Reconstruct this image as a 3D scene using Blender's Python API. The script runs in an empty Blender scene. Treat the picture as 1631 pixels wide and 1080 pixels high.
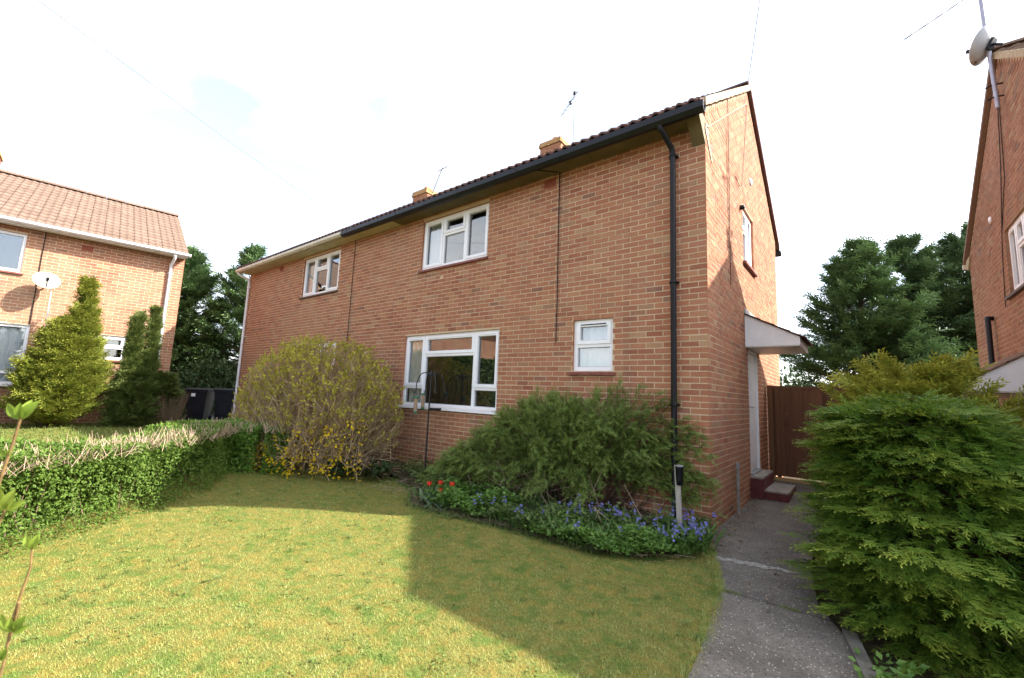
import bpy, bmesh, math, random
import numpy as np
from mathutils import Vector, Matrix
random.seed(7)
RNG = np.random.default_rng(11)
R = math.radians
SC = bpy.context.scene
COL = SC.collection

# ------------------------------------------------------------------ camera, sky, sun, exposure
cam = bpy.data.objects.new('camera', bpy.data.cameras.new('camera')); COL.objects.link(cam)
cam.data.sensor_width = 36.0
cam.data.lens = 698.15 / 1631 * 36
cam.data.clip_start = 0.05; cam.data.clip_end = 600
_R = Vector((0.78399862, 0.6193892, 0.04126969)); _U = Vector((0.04682669, -0.12530224, 0.99101292)); _F = Vector((-0.61899388, 0.77502024, 0.12724074))
M = Matrix((( _R.x, _U.x, -_F.x), (_R.y, _U.y, -_F.y), (_R.z, _U.z, -_F.z))).to_4x4()
M.translation = Vector((1.42451, -5.60502, 1.48137))
cam.matrix_world = M
SC.camera = cam
cam.data.dof.use_dof = True; cam.data.dof.focus_distance = 7.0; cam.data.dof.aperture_fstop = 5.0
CAM = np.array([1.42451, -5.60502, 1.48137])

SUN_DIR = Vector((0.985, 0.715, 1.0)).normalized()      # towards the sun
sun = bpy.data.objects.new('sun', bpy.data.lights.new('sun', 'SUN')); COL.objects.link(sun)
sun.data.energy = 3.3; sun.data.angle = R(0.6); sun.data.color = (1.0, 0.94, 0.86)
sun.rotation_euler = SUN_DIR.to_track_quat('Z', 'Y').to_euler()

world = bpy.data.worlds.new('World'); SC.world = world; world.use_nodes = True
wn = world.node_tree; wn.nodes.clear()
wo = wn.nodes.new('ShaderNodeOutputWorld'); bg = wn.nodes.new('ShaderNodeBackground'); sky = wn.nodes.new('ShaderNodeTexSky')
sky.sky_type = 'NISHITA'; sky.sun_disc = False
sky.sun_elevation = math.asin(SUN_DIR.z); sky.sun_rotation = math.atan2(SUN_DIR.x, SUN_DIR.y)
sky.air_density = 1.0; sky.dust_density = 2.5; sky.ozone_density = 2.2; sky.altitude = 60
tcw = wn.nodes.new('ShaderNodeTexCoord'); mpw = wn.nodes.new('ShaderNodeMapping')
mpw.inputs['Scale'].default_value = (.7, 2.6, 4.6); mpw.inputs['Rotation'].default_value = (0.1, 0.25, 0.9)
nzw = wn.nodes.new('ShaderNodeTexNoise'); nzw.inputs['Scale'].default_value = 1.3; nzw.inputs['Detail'].default_value = 6; nzw.inputs['Roughness'].default_value = .55
rpw = wn.nodes.new('ShaderNodeValToRGB'); rpw.color_ramp.elements[0].position = .44; rpw.color_ramp.elements[1].position = .66
rpw.color_ramp.elements[0].color = (.30, .30, .30, 1); rpw.color_ramp.elements[1].color = (1, 1, 1, 1)
mxw = wn.nodes.new('ShaderNodeMixRGB'); # thin cloud veil, as bright as the sky round it plus an even part
wn.links.new(tcw.outputs['Generated'], mpw.inputs['Vector']); wn.links.new(mpw.outputs['Vector'], nzw.inputs['Vector'])
wn.links.new(nzw.outputs['Fac'], rpw.inputs['Fac']); wn.links.new(rpw.outputs['Color'], mxw.inputs['Fac'])
bw = wn.nodes.new('ShaderNodeRGBToBW'); mul = wn.nodes.new('ShaderNodeMath'); mul.operation = 'MULTIPLY_ADD'; mul.inputs[1].default_value = 1.1; mul.inputs[2].default_value = 1.6
wn.links.new(sky.outputs['Color'], bw.inputs['Color']); wn.links.new(bw.outputs['Val'], mul.inputs[0]); wn.links.new(mul.outputs[0], mxw.inputs['Color2'])
wn.links.new(sky.outputs['Color'], mxw.inputs['Color1']); wn.links.new(mxw.outputs['Color'], bg.inputs['Color'])
bg.inputs['Strength'].default_value = 0.12
wn.links.new(bg.outputs['Background'], wo.inputs['Surface'])
SC.view_settings.view_transform = 'Standard'; SC.view_settings.look = 'None'
SC.view_settings.exposure = 2.13; SC.view_settings.gamma = 1.0; SC.view_settings.use_curve_mapping = False
SC.render.engine = 'CYCLES'
SC.cycles.max_bounces = 6; SC.cycles.transparent_max_bounces = 12

# ------------------------------------------------------------------ helpers: materials
class NT:
    def __init__(s, name):
        s.m = bpy.data.materials.new(name); s.m.use_nodes = True; s.t = s.m.node_tree; s.t.nodes.clear()
        s.out = s.t.nodes.new('ShaderNodeOutputMaterial')
    def n(s, ty, **kw):
        nd = s.t.nodes.new('ShaderNode' + ty)
        for k, v in kw.items():
            if k in nd.inputs: nd.inputs[k].default_value = v
            else: setattr(nd, k, v)
        return nd
    def l(s, a, b): s.t.links.new(a, b)
    def ramp(s, fac, stops, interp='LINEAR'):
        r = s.n('ValToRGB'); cr = r.color_ramp; cr.interpolation = interp
        while len(cr.elements) < len(stops): cr.elements.new(0.5)
        for e, (p, c) in zip(cr.elements, stops): e.position = p; e.color = (*c, 1)
        s.l(fac, r.inputs['Fac']); return r.outputs['Color']
    def noise(s, scale, detail=4, rough=.55, vec=None, dist=0):
        nz = s.n('TexNoise'); nz.inputs['Scale'].default_value = scale; nz.inputs['Detail'].default_value = detail
        nz.inputs['Roughness'].default_value = rough; nz.inputs['Distortion'].default_value = dist
        s.l(vec if vec is not None else s.pos(), nz.inputs['Vector']); return nz.outputs['Fac']
    def pos(s):
        if not hasattr(s, '_g'): s._g = s.n('NewGeometry')
        return s._g.outputs['Position']
    def mix(s, f, a, b, mode='MIX'):
        x = s.n('MixRGB', blend_type=mode)
        for i, v in (('Fac', f), ('Color1', a), ('Color2', b)):
            if isinstance(v, (int, float)): x.inputs[i].default_value = v
            elif isinstance(v, tuple): x.inputs[i].default_value = (*v, 1)
            else: s.l(v, x.inputs[i])
        return x.outputs['Color']
    def math(s, op, a, b=0.0):
        x = s.n('Math', operation=op)
        for i, v in enumerate((a, b)):
            if isinstance(v, (int, float)): x.inputs[i].default_value = v
            else: s.l(v, x.inputs[i])
        return x.outputs[0]
    def bsdf(s, col, rough=.7, spec=.3, metal=0, bump=None, bstr=.3, bdist=.01):
        b = s.n('BsdfPrincipled'); b.inputs['Specular IOR Level'].default_value = spec; b.inputs['Metallic'].default_value = metal
        if isinstance(col, tuple): b.inputs['Base Color'].default_value = (*col, 1)
        else: s.l(col, b.inputs['Base Color'])
        if isinstance(rough, (int, float)): b.inputs['Roughness'].default_value = rough
        else: s.l(rough, b.inputs['Roughness'])
        if bump is not None:
            bp = s.n('Bump'); bp.inputs['Strength'].default_value = bstr; bp.inputs['Distance'].default_value = bdist
            s.l(bump, bp.inputs['Height']); s.l(bp.outputs['Normal'], b.inputs['Normal'])
        return b
    def fin(s, sh):
        s.l(sh.outputs[0] if hasattr(sh, 'outputs') else sh, s.out.inputs['Surface']); return s.m

def simple(name, col, rough=.6, spec=.3, var=.12, scale=9, metal=0, bump=0.0, fine=60):
    t = NT(name)
    n1 = t.noise(scale, 5); n2 = t.noise(fine, 3)
    f = t.math('ADD', t.math('MULTIPLY', n1, .7), t.math('MULTIPLY', n2, .3))
    lo = tuple(max(0, c * (1 - 2.2 * var)) for c in col); hi = tuple(min(.95, c * (1 + 2.0 * var)) for c in col)
    c = t.ramp(f, [(.3, lo), (.7, hi)])
    return t.fin(t.bsdf(c, rough, spec, metal, bump=n2 if bump else None, bstr=bump))

def brick_mat(name, stops, patch, mort=False, shift=0.0):
    t = NT(name)
    at = t.n('Attribute', attribute_name='rnd'); oi = t.n('ObjectInfo')
    v = t.math('FRACT', t.math('ADD', t.math('ADD', at.outputs['Fac'], oi.outputs['Random']), shift))
    c = t.ramp(v, stops)
    big = t.noise(.55, 3); c = t.mix(t.ramp(big, [(.44, (0, 0, 0)), (.66, (.55, .55, .55))]), c, patch)
    gr = t.noise(38, 6, .7); c = t.mix(.5, c, t.ramp(gr, [(.25, (.32, .32, .32)), (.75, (.72, .72, .72))]), 'OVERLAY')
    sp = t.noise(160, 2); c = t.mix(t.ramp(sp, [(.64, (0, 0, 0)), (.72, (.5, .5, .5))]), c, (.12, .075, .055))
    mp = t.n('Mapping'); mp.inputs['Scale'].default_value = (2.6, 2.6, .32); t.l(t.pos(), mp.inputs['Vector'])
    sk = t.noise(1.0, 5, .6, mp.outputs['Vector']); c = t.mix(t.ramp(sk, [(.56, (0, 0, 0)), (.74, (.42, .42, .42))]), c, (.17, .115, .085))
    st = t.noise(3.2, 5, .65); c = t.mix(t.ramp(st, [(.5, (0, 0, 0)), (.75, (.28, .28, .28))]), c, (.44, .31, .21))
    return t.fin(t.bsdf(c, .9, .15, bump=gr, bstr=.5, bdist=.006))

RED = [(0, (.335, .143, .083)), (.14, (.43, .198, .113)), (.3, (.375, .168, .1)), (.45, (.46, .222, .13)), (.6, (.31, .128, .08)), (.72, (.41, .192, .117)),
       (.84, (.45, .252, .14)), (.9, (.235, .123, .096)), (.95, (.46, .30, .175)), (1, (.36, .156, .095))]
RED = [(p, (r * .84, g * .77, b * .74)) for p, (r, g, b) in RED]
M_BRICK = brick_mat('red_brick', RED, (.36, .178, .10))
M_BRICK_A = brick_mat('orange_brick', [(p, (r * .92, g * .93, b * .95)) for p, (r, g, b) in RED], (.40, .225, .135), shift=.3)
M_BRICK_B = brick_mat('brown_brick', [(p, (r * .78, g * .92, b * .96)) for p, (r, g, b) in RED], (.34, .18, .115), shift=.6)
def mortar_mat(name, col):
    t = NT(name); a = t.noise(2.5, 4); b = t.noise(70, 4)
    c = t.mix(.5, t.ramp(a, [(.3, tuple(x * .78 for x in col)), (.7, tuple(x * 1.12 for x in col))]), t.ramp(b, [(.2, tuple(x * .72 for x in col)), (.8, tuple(x * 1.15 for x in col))]))
    return t.fin(t.bsdf(c, .95, .1, bump=b, bstr=.4, bdist=.004))
M_MORTAR = mortar_mat('sandy_mortar', (.59, .46, .31))
M_MORTAR_A = mortar_mat('pale_mortar', (.57, .44, .31))
M_MORTAR_B = mortar_mat('buff_mortar', (.52, .38, .26))
M_UPVC = simple('white_upvc', (.83, .84, .86), .35, .4, .025, 3)
M_UPVC_OLD = simple('off_white_upvc', (.72, .70, .66), .45, .35, .06, 5)
M_PAINTW = simple('white_painted_board', (.76, .76, .76), .55, .3, .04, 6)
M_BLACK = simple('black_plastic', (.007, .008, .012), .42, .3, .15, 8)
M_CREAM = simple('cream_painted_plastic', (.58, .54, .43), .5, .3, .1, 7)
M_WHITEPIPE = simple('white_pipe_plastic', (.72, .72, .74), .45, .35, .07, 7)
M_SOFFIT = simple('olive_brown_soffit', (.155, .122, .062), .7, .2, .12, 2.5)
M_SOFFIT_C = simple('cream_soffit_board', (.56, .49, .30), .7, .2, .08, 3)
M_SILL = simple('dark_red_sill_tile', (.20, .062, .050), .55, .3, .16, 14, bump=.2)
M_SILL_BR = simple('dark_brown_sill_tile', (.10, .065, .05), .6, .3, .16, 14, bump=.2)
M_VENT = simple('red_terracotta', (.24, .07, .045), .8, .2, .12, 20)
M_POT = simple('terracotta_pot', (.50, .21, .10), .8, .2, .12, 15)
M_CEMENT = simple('cream_cement_bedding', (.38, .315, .215), .95, .1, .14, 12, bump=.5)
M_STEPRED = simple('red_painted_step', (.125, .030, .030), .6, .3, .2, 12, bump=.3)
M_CONC = simple('grey_concrete', (.30, .275, .24), .95, .1, .16, 10, bump=.5)
M_KERB = simple('dirty_kerb_concrete', (.13, .12, .10), .95, .1, .2, 9, bump=.6)
M_METAL = simple('grey_metal', (.33, .34, .36), .45, .4, .08, 10, metal=.6)
M_DISH = simple('pale_grey_dish', (.44, .44, .45), .5, .35, .06, 6)
M_DISHY = simple('weathered_cream_dish', (.56, .52, .42), .55, .3, .12, 5)
M_DARKMETAL = simple('black_iron', (.018, .019, .022), .5, .4, .1, 20)
M_BIN = simple('navy_black_plastic', (.012, .014, .019), .45, .35, .12, 6)
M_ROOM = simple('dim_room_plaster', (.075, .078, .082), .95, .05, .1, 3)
M_CABLE = simple('black_cable', (.016, .014, .013), .6, .2, .1, 10)
M_WIRE = simple('overhead_wire', (.22, .24, .28), .6, .2, .1, 10)
M_GREEN = simple('green_plastic', (.03, .16, .09), .45, .35, .08, 10)
M_PEANUT = simple('peanut_seed', (.36, .23, .13), .8, .2, .25, 90)
M_STEM = simple('dry_twig', (.19, .135, .085), .9, .1, .25, 40)
M_TRUNK = simple('conifer_bark', (.09, .06, .045), .95, .1, .25, 30)
M_GREENSTEM = simple('green_stem', (.10, .17, .045), .7, .2, .12, 30)
M_REDSTEM = simple('reddish_bud_stem', (.20, .125, .05), .6, .3, .15, 60)

def wood(name, c0, c1, scl=(30, 30, 2.2)):
    t = NT(name); tc = t.n('TexCoord'); mp = t.n('Mapping'); mp.inputs['Scale'].default_value = scl
    t.l(t.pos(), mp.inputs['Vector'])
    oi = t.n('ObjectInfo')
    n1 = t.noise(1.0, 6, .65, mp.outputs['Vector'], .6); n2 = t.noise(2.0, 3)
    f = t.math('ADD', t.math('MULTIPLY', n1, .6), t.math('MULTIPLY', oi.outputs['Random'], .35))
    c = t.ramp(f, [(.2, c0), (.75, c1)])
    return t.fin(t.bsdf(c, .8, .2, bump=n1, bstr=.35, bdist=.004))
M_GATE = wood('brown_stained_timber', (.075, .036, .021), (.20, .10, .056))
M_POST = wood('orange_brown_post', (.11, .05, .025), (.22, .115, .06))
M_DARKFENCE = wood('dark_fence_timber', (.018, .012, .011), (.045, .028, .024))
M_NEWWOOD = wood('pale_new_timber', (.42, .29, .12), (.58, .42, .20), (4, 30, 30))
M_GREYWOOD = wood('weathered_grey_stake', (.26, .24, .21), (.50, .47, .42), (60, 60, 3))

def glass_mat():
    t = NT('window_glass')
    lw = t.n('LayerWeight'); lw.inputs['Blend'].default_value = .5
    fr = t.math('ADD', t.math('MULTIPLY', t.math('POWER', lw.outputs['Facing'], 4.0), .85), .12)
    tr = t.n('BsdfTransparent'); tr.inputs['Color'].default_value = (.86, .88, .885, 1)
    gl = t.n('BsdfGlossy'); gl.inputs['Roughness'].default_value = 0.0; gl.inputs['Color'].default_value = (.95, .97, 1, 1)
    nz = t.noise(1.3, 2); bp = t.n('Bump'); bp.inputs['Strength'].default_value = .035; bp.inputs['Distance'].default_value = .05
    t.l(nz, bp.inputs['Height']); t.l(bp.outputs['Normal'], gl.inputs['Normal'])
    mx = t.n('MixShader'); t.l(fr, mx.inputs[0]); t.l(tr.outputs[0], mx.inputs[1]); t.l(gl.outputs[0], mx.inputs[2])
    return t.fin(mx)
M_GLASS = glass_mat()
def net_mat(name, col, a):
    t = NT(name); d = t.n('BsdfDiffuse'); d.inputs['Color'].default_value = (*col, 1); tr = t.n('BsdfTransparent')
    mx = t.n('MixShader'); mx.inputs[0].default_value = a; t.l(tr.outputs[0], mx.inputs[1]); t.l(d.outputs[0], mx.inputs[2]); return t.fin(mx)
M_NET = net_mat('net_curtain_cloth', (.82, .83, .84), .93)
M_CURT = simple('beige_curtain_cloth', (.72, .69, .58), .9, .1, .06, 6)
M_CURTPINK = simple('pink_curtain_cloth', (.62, .28, .24), .9, .1, .06, 6)

def tile_mat(name, stops, lichen):
    t = NT(name); at = t.n('Attribute', attribute_name='rnd'); oi = t.n('ObjectInfo')
    v = t.math('FRACT', t.math('ADD', at.outputs['Fac'], oi.outputs['Random']))
    c = t.ramp(v, stops); g = t.noise(25, 6, .7); c = t.mix(.5, c, t.ramp(g, [(.25, (.3, .3, .3)), (.75, (.7, .7, .7))]), 'OVERLAY')
    li = t.noise(7, 5, .7); c = t.mix(t.ramp(li, [(.6, (0, 0, 0)), (.72, (.5, .5, .5))]), c, lichen)
    return t.fin(t.bsdf(c, .9, .15, bump=g, bstr=.4, bdist=.004))
M_TILE_A = tile_mat('light_brown_roof_tile', [(0, (.145, .098, .074)), (.35, (.175, .12, .092)), (.7, (.158, .108, .082)), (1, (.19, .132, .102))], (.20, .15, .115))
M_TILE = tile_mat('dark_red_brown_roof_tile', [(0, (.11, .06, .052)), (.5, (.15, .078, .064)), (1, (.09, .055, .05))], (.22, .20, .13))
M_TILE_B = tile_mat('mottled_brown_roof_tile', [(0, (.16, .105, .075)), (.5, (.21, .14, .10)), (1, (.14, .09, .07))], (.36, .31, .21))

def leaf_mat(name, dark, light, tip=None, trans=.3, rough=.55, spec=.25, tippow=1.0, big=None):
    t = NT(name)
    at = t.n('Attribute', attribute_name='rnd')
    c = t.ramp(at.outputs['Fac'], [(0, dark), (1, light)])
    if tip is not None:
        tp = t.n('Attribute', attribute_name='tip')
        c = t.mix(t.math('POWER', tp.outputs['Fac'], tippow), c, tip)
    if big is not None:
        nb = t.noise(big[0], 3); c = t.mix(t.ramp(nb, [(.42, (0, 0, 0)), (.62, (.85, .85, .85))]), c, big[1])
    b = t.bsdf(c, rough, spec); tl = t.n('BsdfTranslucent'); t.l(c, tl.inputs['Color'])
    mx = t.n('MixShader'); mx.inputs[0].default_value = trans; t.l(b.outputs[0], mx.inputs[1]); t.l(tl.outputs[0], mx.inputs[2])
    return t.fin(mx)

# ------------------------------------------------------------------ helpers: objects
def tag(o, label=None, cat=None, group=None, kind=None):
    if label: o['label'] = label
    if cat: o['category'] = cat
    if group: o['group'] = group
    if kind: o['kind'] = kind
    return o
def thing(name, loc, label, cat, group=None, rz=0.0):
    o = bpy.data.objects.new(name, None); COL.objects.link(o); o.location = loc; o.rotation_euler = (0, 0, rz); o.empty_display_size = .2
    return tag(o, label, cat, group)
def link(name, me, parent=None, loc=None, kind=None):
    o = bpy.data.objects.new(name, me); COL.objects.link(o)
    if parent is not None: o.parent = parent
    if loc is not None: o.location = loc
    if kind: o['kind'] = kind
    return o

class MB:
    """collects polygons; mp maps local (a, b, c) to xyz"""
    def __init__(s, mp=None): s.v = []; s.f = []; s.mi = []; s.r = []; s.mp = mp or (lambda a, b, c: (a, b, c)); s.cur = 0; s.smooth = []
    def add(s, vs, fs, rnd=0.0, sm=False):
        b = len(s.v); s.v += [s.mp(*p) for p in vs]
        for f in fs: s.f.append(tuple(b + i for i in f)); s.mi.append(s.cur); s.smooth.append(sm)
        s.r += [rnd] * len(vs); return s
    def box(s, a0, a1, b0, b1, c0, c1, rnd=0.0, skip=()):
        vs = [(a0, b0, c0), (a1, b0, c0), (a1, b1, c0), (a0, b1, c0), (a0, b0, c1), (a1, b0, c1), (a1, b1, c1), (a0, b1, c1)]
        fs = {'c0': (0, 3, 2, 1), 'c1': (4, 5, 6, 7), 'b0': (0, 1, 5, 4), 'a1': (1, 2, 6, 5), 'b1': (2, 3, 7, 6), 'a0': (3, 0, 4, 7)}
        return s.add(vs, [f for k, f in fs.items() if k not in skip], rnd)
    def quad(s, *p): return s.add(list(p), [tuple(range(len(p)))])
    def prism(s, prof, axis, t0, t1, caps=True):
        """prof: list of 2D points, extruded along axis a/b/c"""
        n = len(prof); vs = []
        for t in (t0, t1):
            for (p, q) in prof: vs.append({'a': (t, p, q), 'b': (p, t, q), 'c': (p, q, t)}[axis])
        fs = [(i, (i + 1) % n, n + (i + 1) % n, n + i) for i in range(n)]
        if caps: fs += [tuple(range(n))[::-1], tuple(range(n, 2 * n))]
        return s.add(vs, fs)
    def tube(s, pts, rad, seg=8, cap=True):
        pts = [Vector(p) for p in pts]; rs = rad if isinstance(rad, (list, tuple)) else [rad] * len(pts)
        rings = []; up = None
        for i, p in enumerate(pts):
            d = ((pts[min(i + 1, len(pts) - 1)] - p).normalized() + (p - pts[max(i - 1, 0)]).normalized()).normalized()
            if up is None: up = Vector((0, 0, 1)) if abs(d.z) < .9 else Vector((1, 0, 0))
            x = d.cross(up).normalized(); up = x.cross(d).normalized()
            rings.append([p + (x * math.cos(2 * math.pi * k / seg) + up * math.sin(2 * math.pi * k / seg)) * rs[i] for k in range(seg)])
        vs = [tuple(q) for r in rings for q in r]
        fs = [(i * seg + k, i * seg + (k + 1) % seg, (i + 1) * seg + (k + 1) % seg, (i + 1) * seg + k) for i in range(len(pts) - 1) for k in range(seg)]
        s.add(vs, fs, sm=True)
        if cap: s.add(vs[:seg], [tuple(range(seg))[::-1]]); s.add(vs[-seg:], [tuple(range(seg))])
        return s
    def lathe(s, prof, seg=14, c=(0, 0, 0)):
        vs = []; n = len(prof)
        for (r, z) in prof:
            for k in range(seg): a = 2 * math.pi * k / seg; vs.append((c[0] + r * math.cos(a), c[1] + r * math.sin(a), c[2] + z))
        fs = [(i * seg + k, i * seg + (k + 1) % seg, (i + 1) * seg + (k + 1) % seg, (i + 1) * seg + k) for i in range(n - 1) for k in range(seg)]
        return s.add(vs, fs, sm=True)
    def mesh(s, name, mats):
        me = bpy.data.meshes.new(name); me.from_pydata(s.v, [], s.f); 
        for m in (mats if isinstance(mats, (list, tuple)) else [mats]): me.materials.append(m)
        me.polygons.foreach_set('material_index', s.mi); me.polygons.foreach_set('use_smooth', s.smooth)
        a = me.attributes.new('rnd', 'FLOAT', 'POINT'); a.data.foreach_set('value', np.array(s.r, dtype=np.float32))
        bm = bmesh.new(); bm.from_mesh(me); bmesh.ops.recalc_face_normals(bm, faces=bm.faces); bm.to_mesh(me); bm.free()
        return me
    def build(s, name, mats, parent=None, kind=None, label=None):
        o = link(name, s.mesh(name, mats), parent, kind=kind)
        if label: o['label'] = label
        return o

def npmesh(name, V, Fc, mat, attrs=None, smooth=False):
    """V (n,3), Fc (m,k) all faces alike"""
    me = bpy.data.meshes.new(name); V = np.asarray(V, np.float32); Fc = np.asarray(Fc, np.int32); k = Fc.shape[1]
    me.vertices.add(len(V)); me.vertices.foreach_set('co', V.ravel())
    me.loops.add(Fc.size); me.loops.foreach_set('vertex_index', Fc.ravel())
    me.polygons.add(len(Fc)); me.polygons.foreach_set('loop_start', np.arange(0, Fc.size, k, dtype=np.int32))
    me.polygons.foreach_set('use_smooth', np.full(len(Fc), bool(smooth)))
    for nm, a in (attrs or {}).items():
        at = me.attributes.new(nm, 'FLOAT', 'POINT'); at.data.foreach_set('value', np.asarray(a, np.float32))
    me.materials.append(mat); me.update(calc_edges=True); return me
def nrm(a): return a / np.maximum(np.linalg.norm(a, axis=-1, keepdims=True), 1e-9)
def bake(name, tv, tf, ttip, O, X, N, S, mat, parent=None, rnd=None, kind='stuff', wid=None, tipscale=None):
    """copies of one small template (tv, tf) at O with axis X, normal N, size S, in one mesh"""
    O = np.asarray(O, float); n = len(O); X = nrm(np.asarray(X, float)); Y = nrm(np.cross(np.asarray(N, float), X)); Z = np.cross(X, Y)
    S = np.broadcast_to(np.asarray(S, float), (n,))[:, None, None]
    W = np.broadcast_to(np.asarray(1.0 if wid is None else wid, float), (n,))[:, None, None]
    V = O[:, None, :] + S * (tv[None, :, 0:1] * X[:, None, :] + W * tv[None, :, 1:2] * Y[:, None, :] + tv[None, :, 2:3] * Z[:, None, :])
    k = len(tv); Fc = (tf[None] + (np.arange(n) * k)[:, None, None]).reshape(-1, tf.shape[1])
    rnd = RNG.random(n) if rnd is None else rnd
    tp = np.tile(ttip, n) if tipscale is None else (ttip[None, :] * np.asarray(tipscale)[:, None]).ravel()
    me = npmesh(name, V.reshape(-1, 3), Fc, mat, {'rnd': np.repeat(rnd, k), 'tip': tp})
    return link(name, me, parent, kind=kind)
def bake_tubes(name, P0, P1, r0, r1, mat, parent=None, kind='stuff', sides=3, rnd=None):
    P0 = np.asarray(P0, float); P1 = np.asarray(P1, float); n = len(P0); d = nrm(P1 - P0)
    a = np.where(np.abs(d[:, 2:3]) < .9, np.array([[0, 0, 1.]]), np.array([[1., 0, 0]])); x = nrm(np.cross(d, a)); y = np.cross(d, x)
    r0 = np.broadcast_to(r0, (n,)); r1 = np.broadcast_to(r1, (n,)); V = []
    for P, r in ((P0, r0), (P1, r1)):
        for k in range(sides):
            t = 2 * math.pi * k / sides; V.append(P + (x * math.cos(t) + y * math.sin(t)) * r[:, None])
    V = np.stack(V, 1); b = (np.arange(n) * 2 * sides)[:, None, None]
    f = np.array([[k, (k + 1) % sides, sides + (k + 1) % sides, sides + k] for k in range(sides)])
    rnd = RNG.random(n) if rnd is None else rnd
    me = npmesh(name, V.reshape(-1, 3), (f[None] + b).reshape(-1, 4), mat, {'rnd': np.repeat(rnd, 2 * sides), 'tip': np.zeros(n * 2 * sides)})
    return link(name, me, parent, kind=kind)
# templates
LEAF_V = np.array([[0, 0, 0], [.45, .27, .06], [1, 0, -.04], [.45, -.27, .06]], float); LEAF_F = np.array([[0, 1, 2], [0, 2, 3]]); LEAF_T = np.array([0, .4, 1, .4])
def frond(pairs=8, spread=.5, bw=.034, droop=.1, ang=.75, fluff=.16):
    v = []; f = []; tp = []
    def blade(p, q, w, t0, t1):
        p = np.array(p); q = np.array(q); d = q - p; s = np.array([-d[1], d[0], random.uniform(-.4, .4) * np.linalg.norm(d)]); s = s / (np.linalg.norm(s) + 1e-9) * w
        b = len(v); v.extend([p, p + d * .5 + s * .7 + np.array([0, 0, .012]), q, p + d * .5 - s * .7]); tp.extend([t0, (t0 + t1) / 2, t1, (t0 + t1) / 2])
        f.extend([[b, b + 1, b + 2], [b, b + 2, b + 3]])
    z = lambda t: -droop * t * t
    blade((0, 0, 0), (1, 0, z(1)), bw, 0, 1)
    for i in range(pairs):
        t = .05 + .85 * i / (pairs - 1); L = spread * (1 - .66 * t) * (.7 + .6 * random.random())
        for sg in (-1, 1):
            tt = t + random.uniform(-.04, .04); an = ang * random.uniform(.6, 1.25)
            blade((tt, 0, z(tt)), (tt + L * math.cos(an), sg * L * math.sin(an), z(tt) + random.uniform(-fluff, fluff)), bw, tt * .6, min(1, tt * .8 + .3))
    return np.array(v), np.array(f), np.array(tp)
FROND = frond(6, .5, .042); FROND_S = frond(5, .55, .068, .08, .8, .25); FROND_T = frond(7, .42, .038, .07, .62, .06)
def rand_dirs(n): return nrm(RNG.normal(size=(n, 3)))

def gz(x, y):
    """height of the ground"""
    sm = lambda a, b, t: np.clip((t - a) / (b - a), 0, 1) ** 2 * (3 - 2 * np.clip((t - a) / (b - a), 0, 1))
    x = np.asarray(x, float); y = np.asarray(y, float)
    return .36 * sm(-6.6, -9.0, x) * (1 - .5 * sm(-3.0, 0.5, y)) - .55 * sm(1.55, 2.6, x)
def path_z(y): 
    t = np.clip((y - 1.5) / 2.4, 0, 1); return .13 * t * t * (3 - 2 * t)

# ------------------------------------------------------------------ ground, lawn, bed, path
def soil_mat():
    t = NT('dark_soil'); a = t.noise(14, 6, .7); b = t.noise(2, 3)
    c = t.mix(t.ramp(b, [(.4, (0, 0, 0)), (.7, (.6, .6, .6))]), t.ramp(a, [(.3, (.035, .026, .018)), (.7, (.11, .08, .052))]), (.06, .075, .025))
    return t.fin(t.bsdf(c, .95, .1, bump=a, bstr=.9, bdist=.03))
def lawn_mat():
    t = NT('mossy_lawn'); a = t.noise(1.6, 5, .6); b = t.noise(9, 6, .7); d = t.noise(55, 4, .7)
    c = t.ramp(a, [(.32, (.09, .13, .025)), (.5, (.13, .145, .035)), (.68, (.18, .16, .045))])
    c = t.mix(t.ramp(b, [(.45, (0, 0, 0)), (.62, (.75, .75, .75))]), c, (.24, .165, .04))
    c = t.mix(t.ramp(t.noise(6, 5, .6), [(.56, (0, 0, 0)), (.66, (.8, .8, .8))]), c, (.085, .14, .03))
    c = t.mix(.55, c, t.ramp(d, [(.25, (.25, .25, .25)), (.75, (.75, .75, .75))]), 'OVERLAY')
    return t.fin(t.bsdf(c, .95, .1, bump=d, bstr=.8, bdist=.02))
def path_mat():
    t = NT('exposed_aggregate_concrete'); n1 = t.noise(3, 5, .65); n2 = t.noise(45, 5, .7)
    c = t.ramp(n1, [(.3, (.098, .086, .072)), (.7, (.178, .157, .133))])
    c = t.mix(.6, c, t.ramp(n2, [(.25, (.25, .25, .25)), (.75, (.75, .75, .75))]), 'OVERLAY')
    vo = t.n('TexVoronoi'); vo.inputs['Scale'].default_value = 70; t.l(t.pos(), vo.inputs['Vector'])
    sep = t.n('SeparateColor'); t.l(vo.outputs['Color'], sep.inputs['Color'])
    msk = t.math('MULTIPLY', t.math('LESS_THAN', vo.outputs['Distance'], t.math('MULTIPLY', sep.outputs[2], .34)), t.math('GREATER_THAN', sep.outputs[0], .52))
    c = t.mix(msk, c, (.46, .42, .36))
    msk2 = t.math('MULTIPLY', t.math('LESS_THAN', vo.outputs['Distance'], .4), t.math('LESS_THAN', sep.outputs[1], .25))
    c = t.mix(msk2, c, (.07, .058, .045))
    h = t.math('ADD', n2, t.math('MULTIPLY', msk, .5))
    return t.fin(t.bsdf(c, .85, .25, bump=h, bstr=.6, bdist=.008))
M_SOIL = soil_mat(); M_LAWN = lawn_mat(); M_PATH = path_mat()

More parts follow.
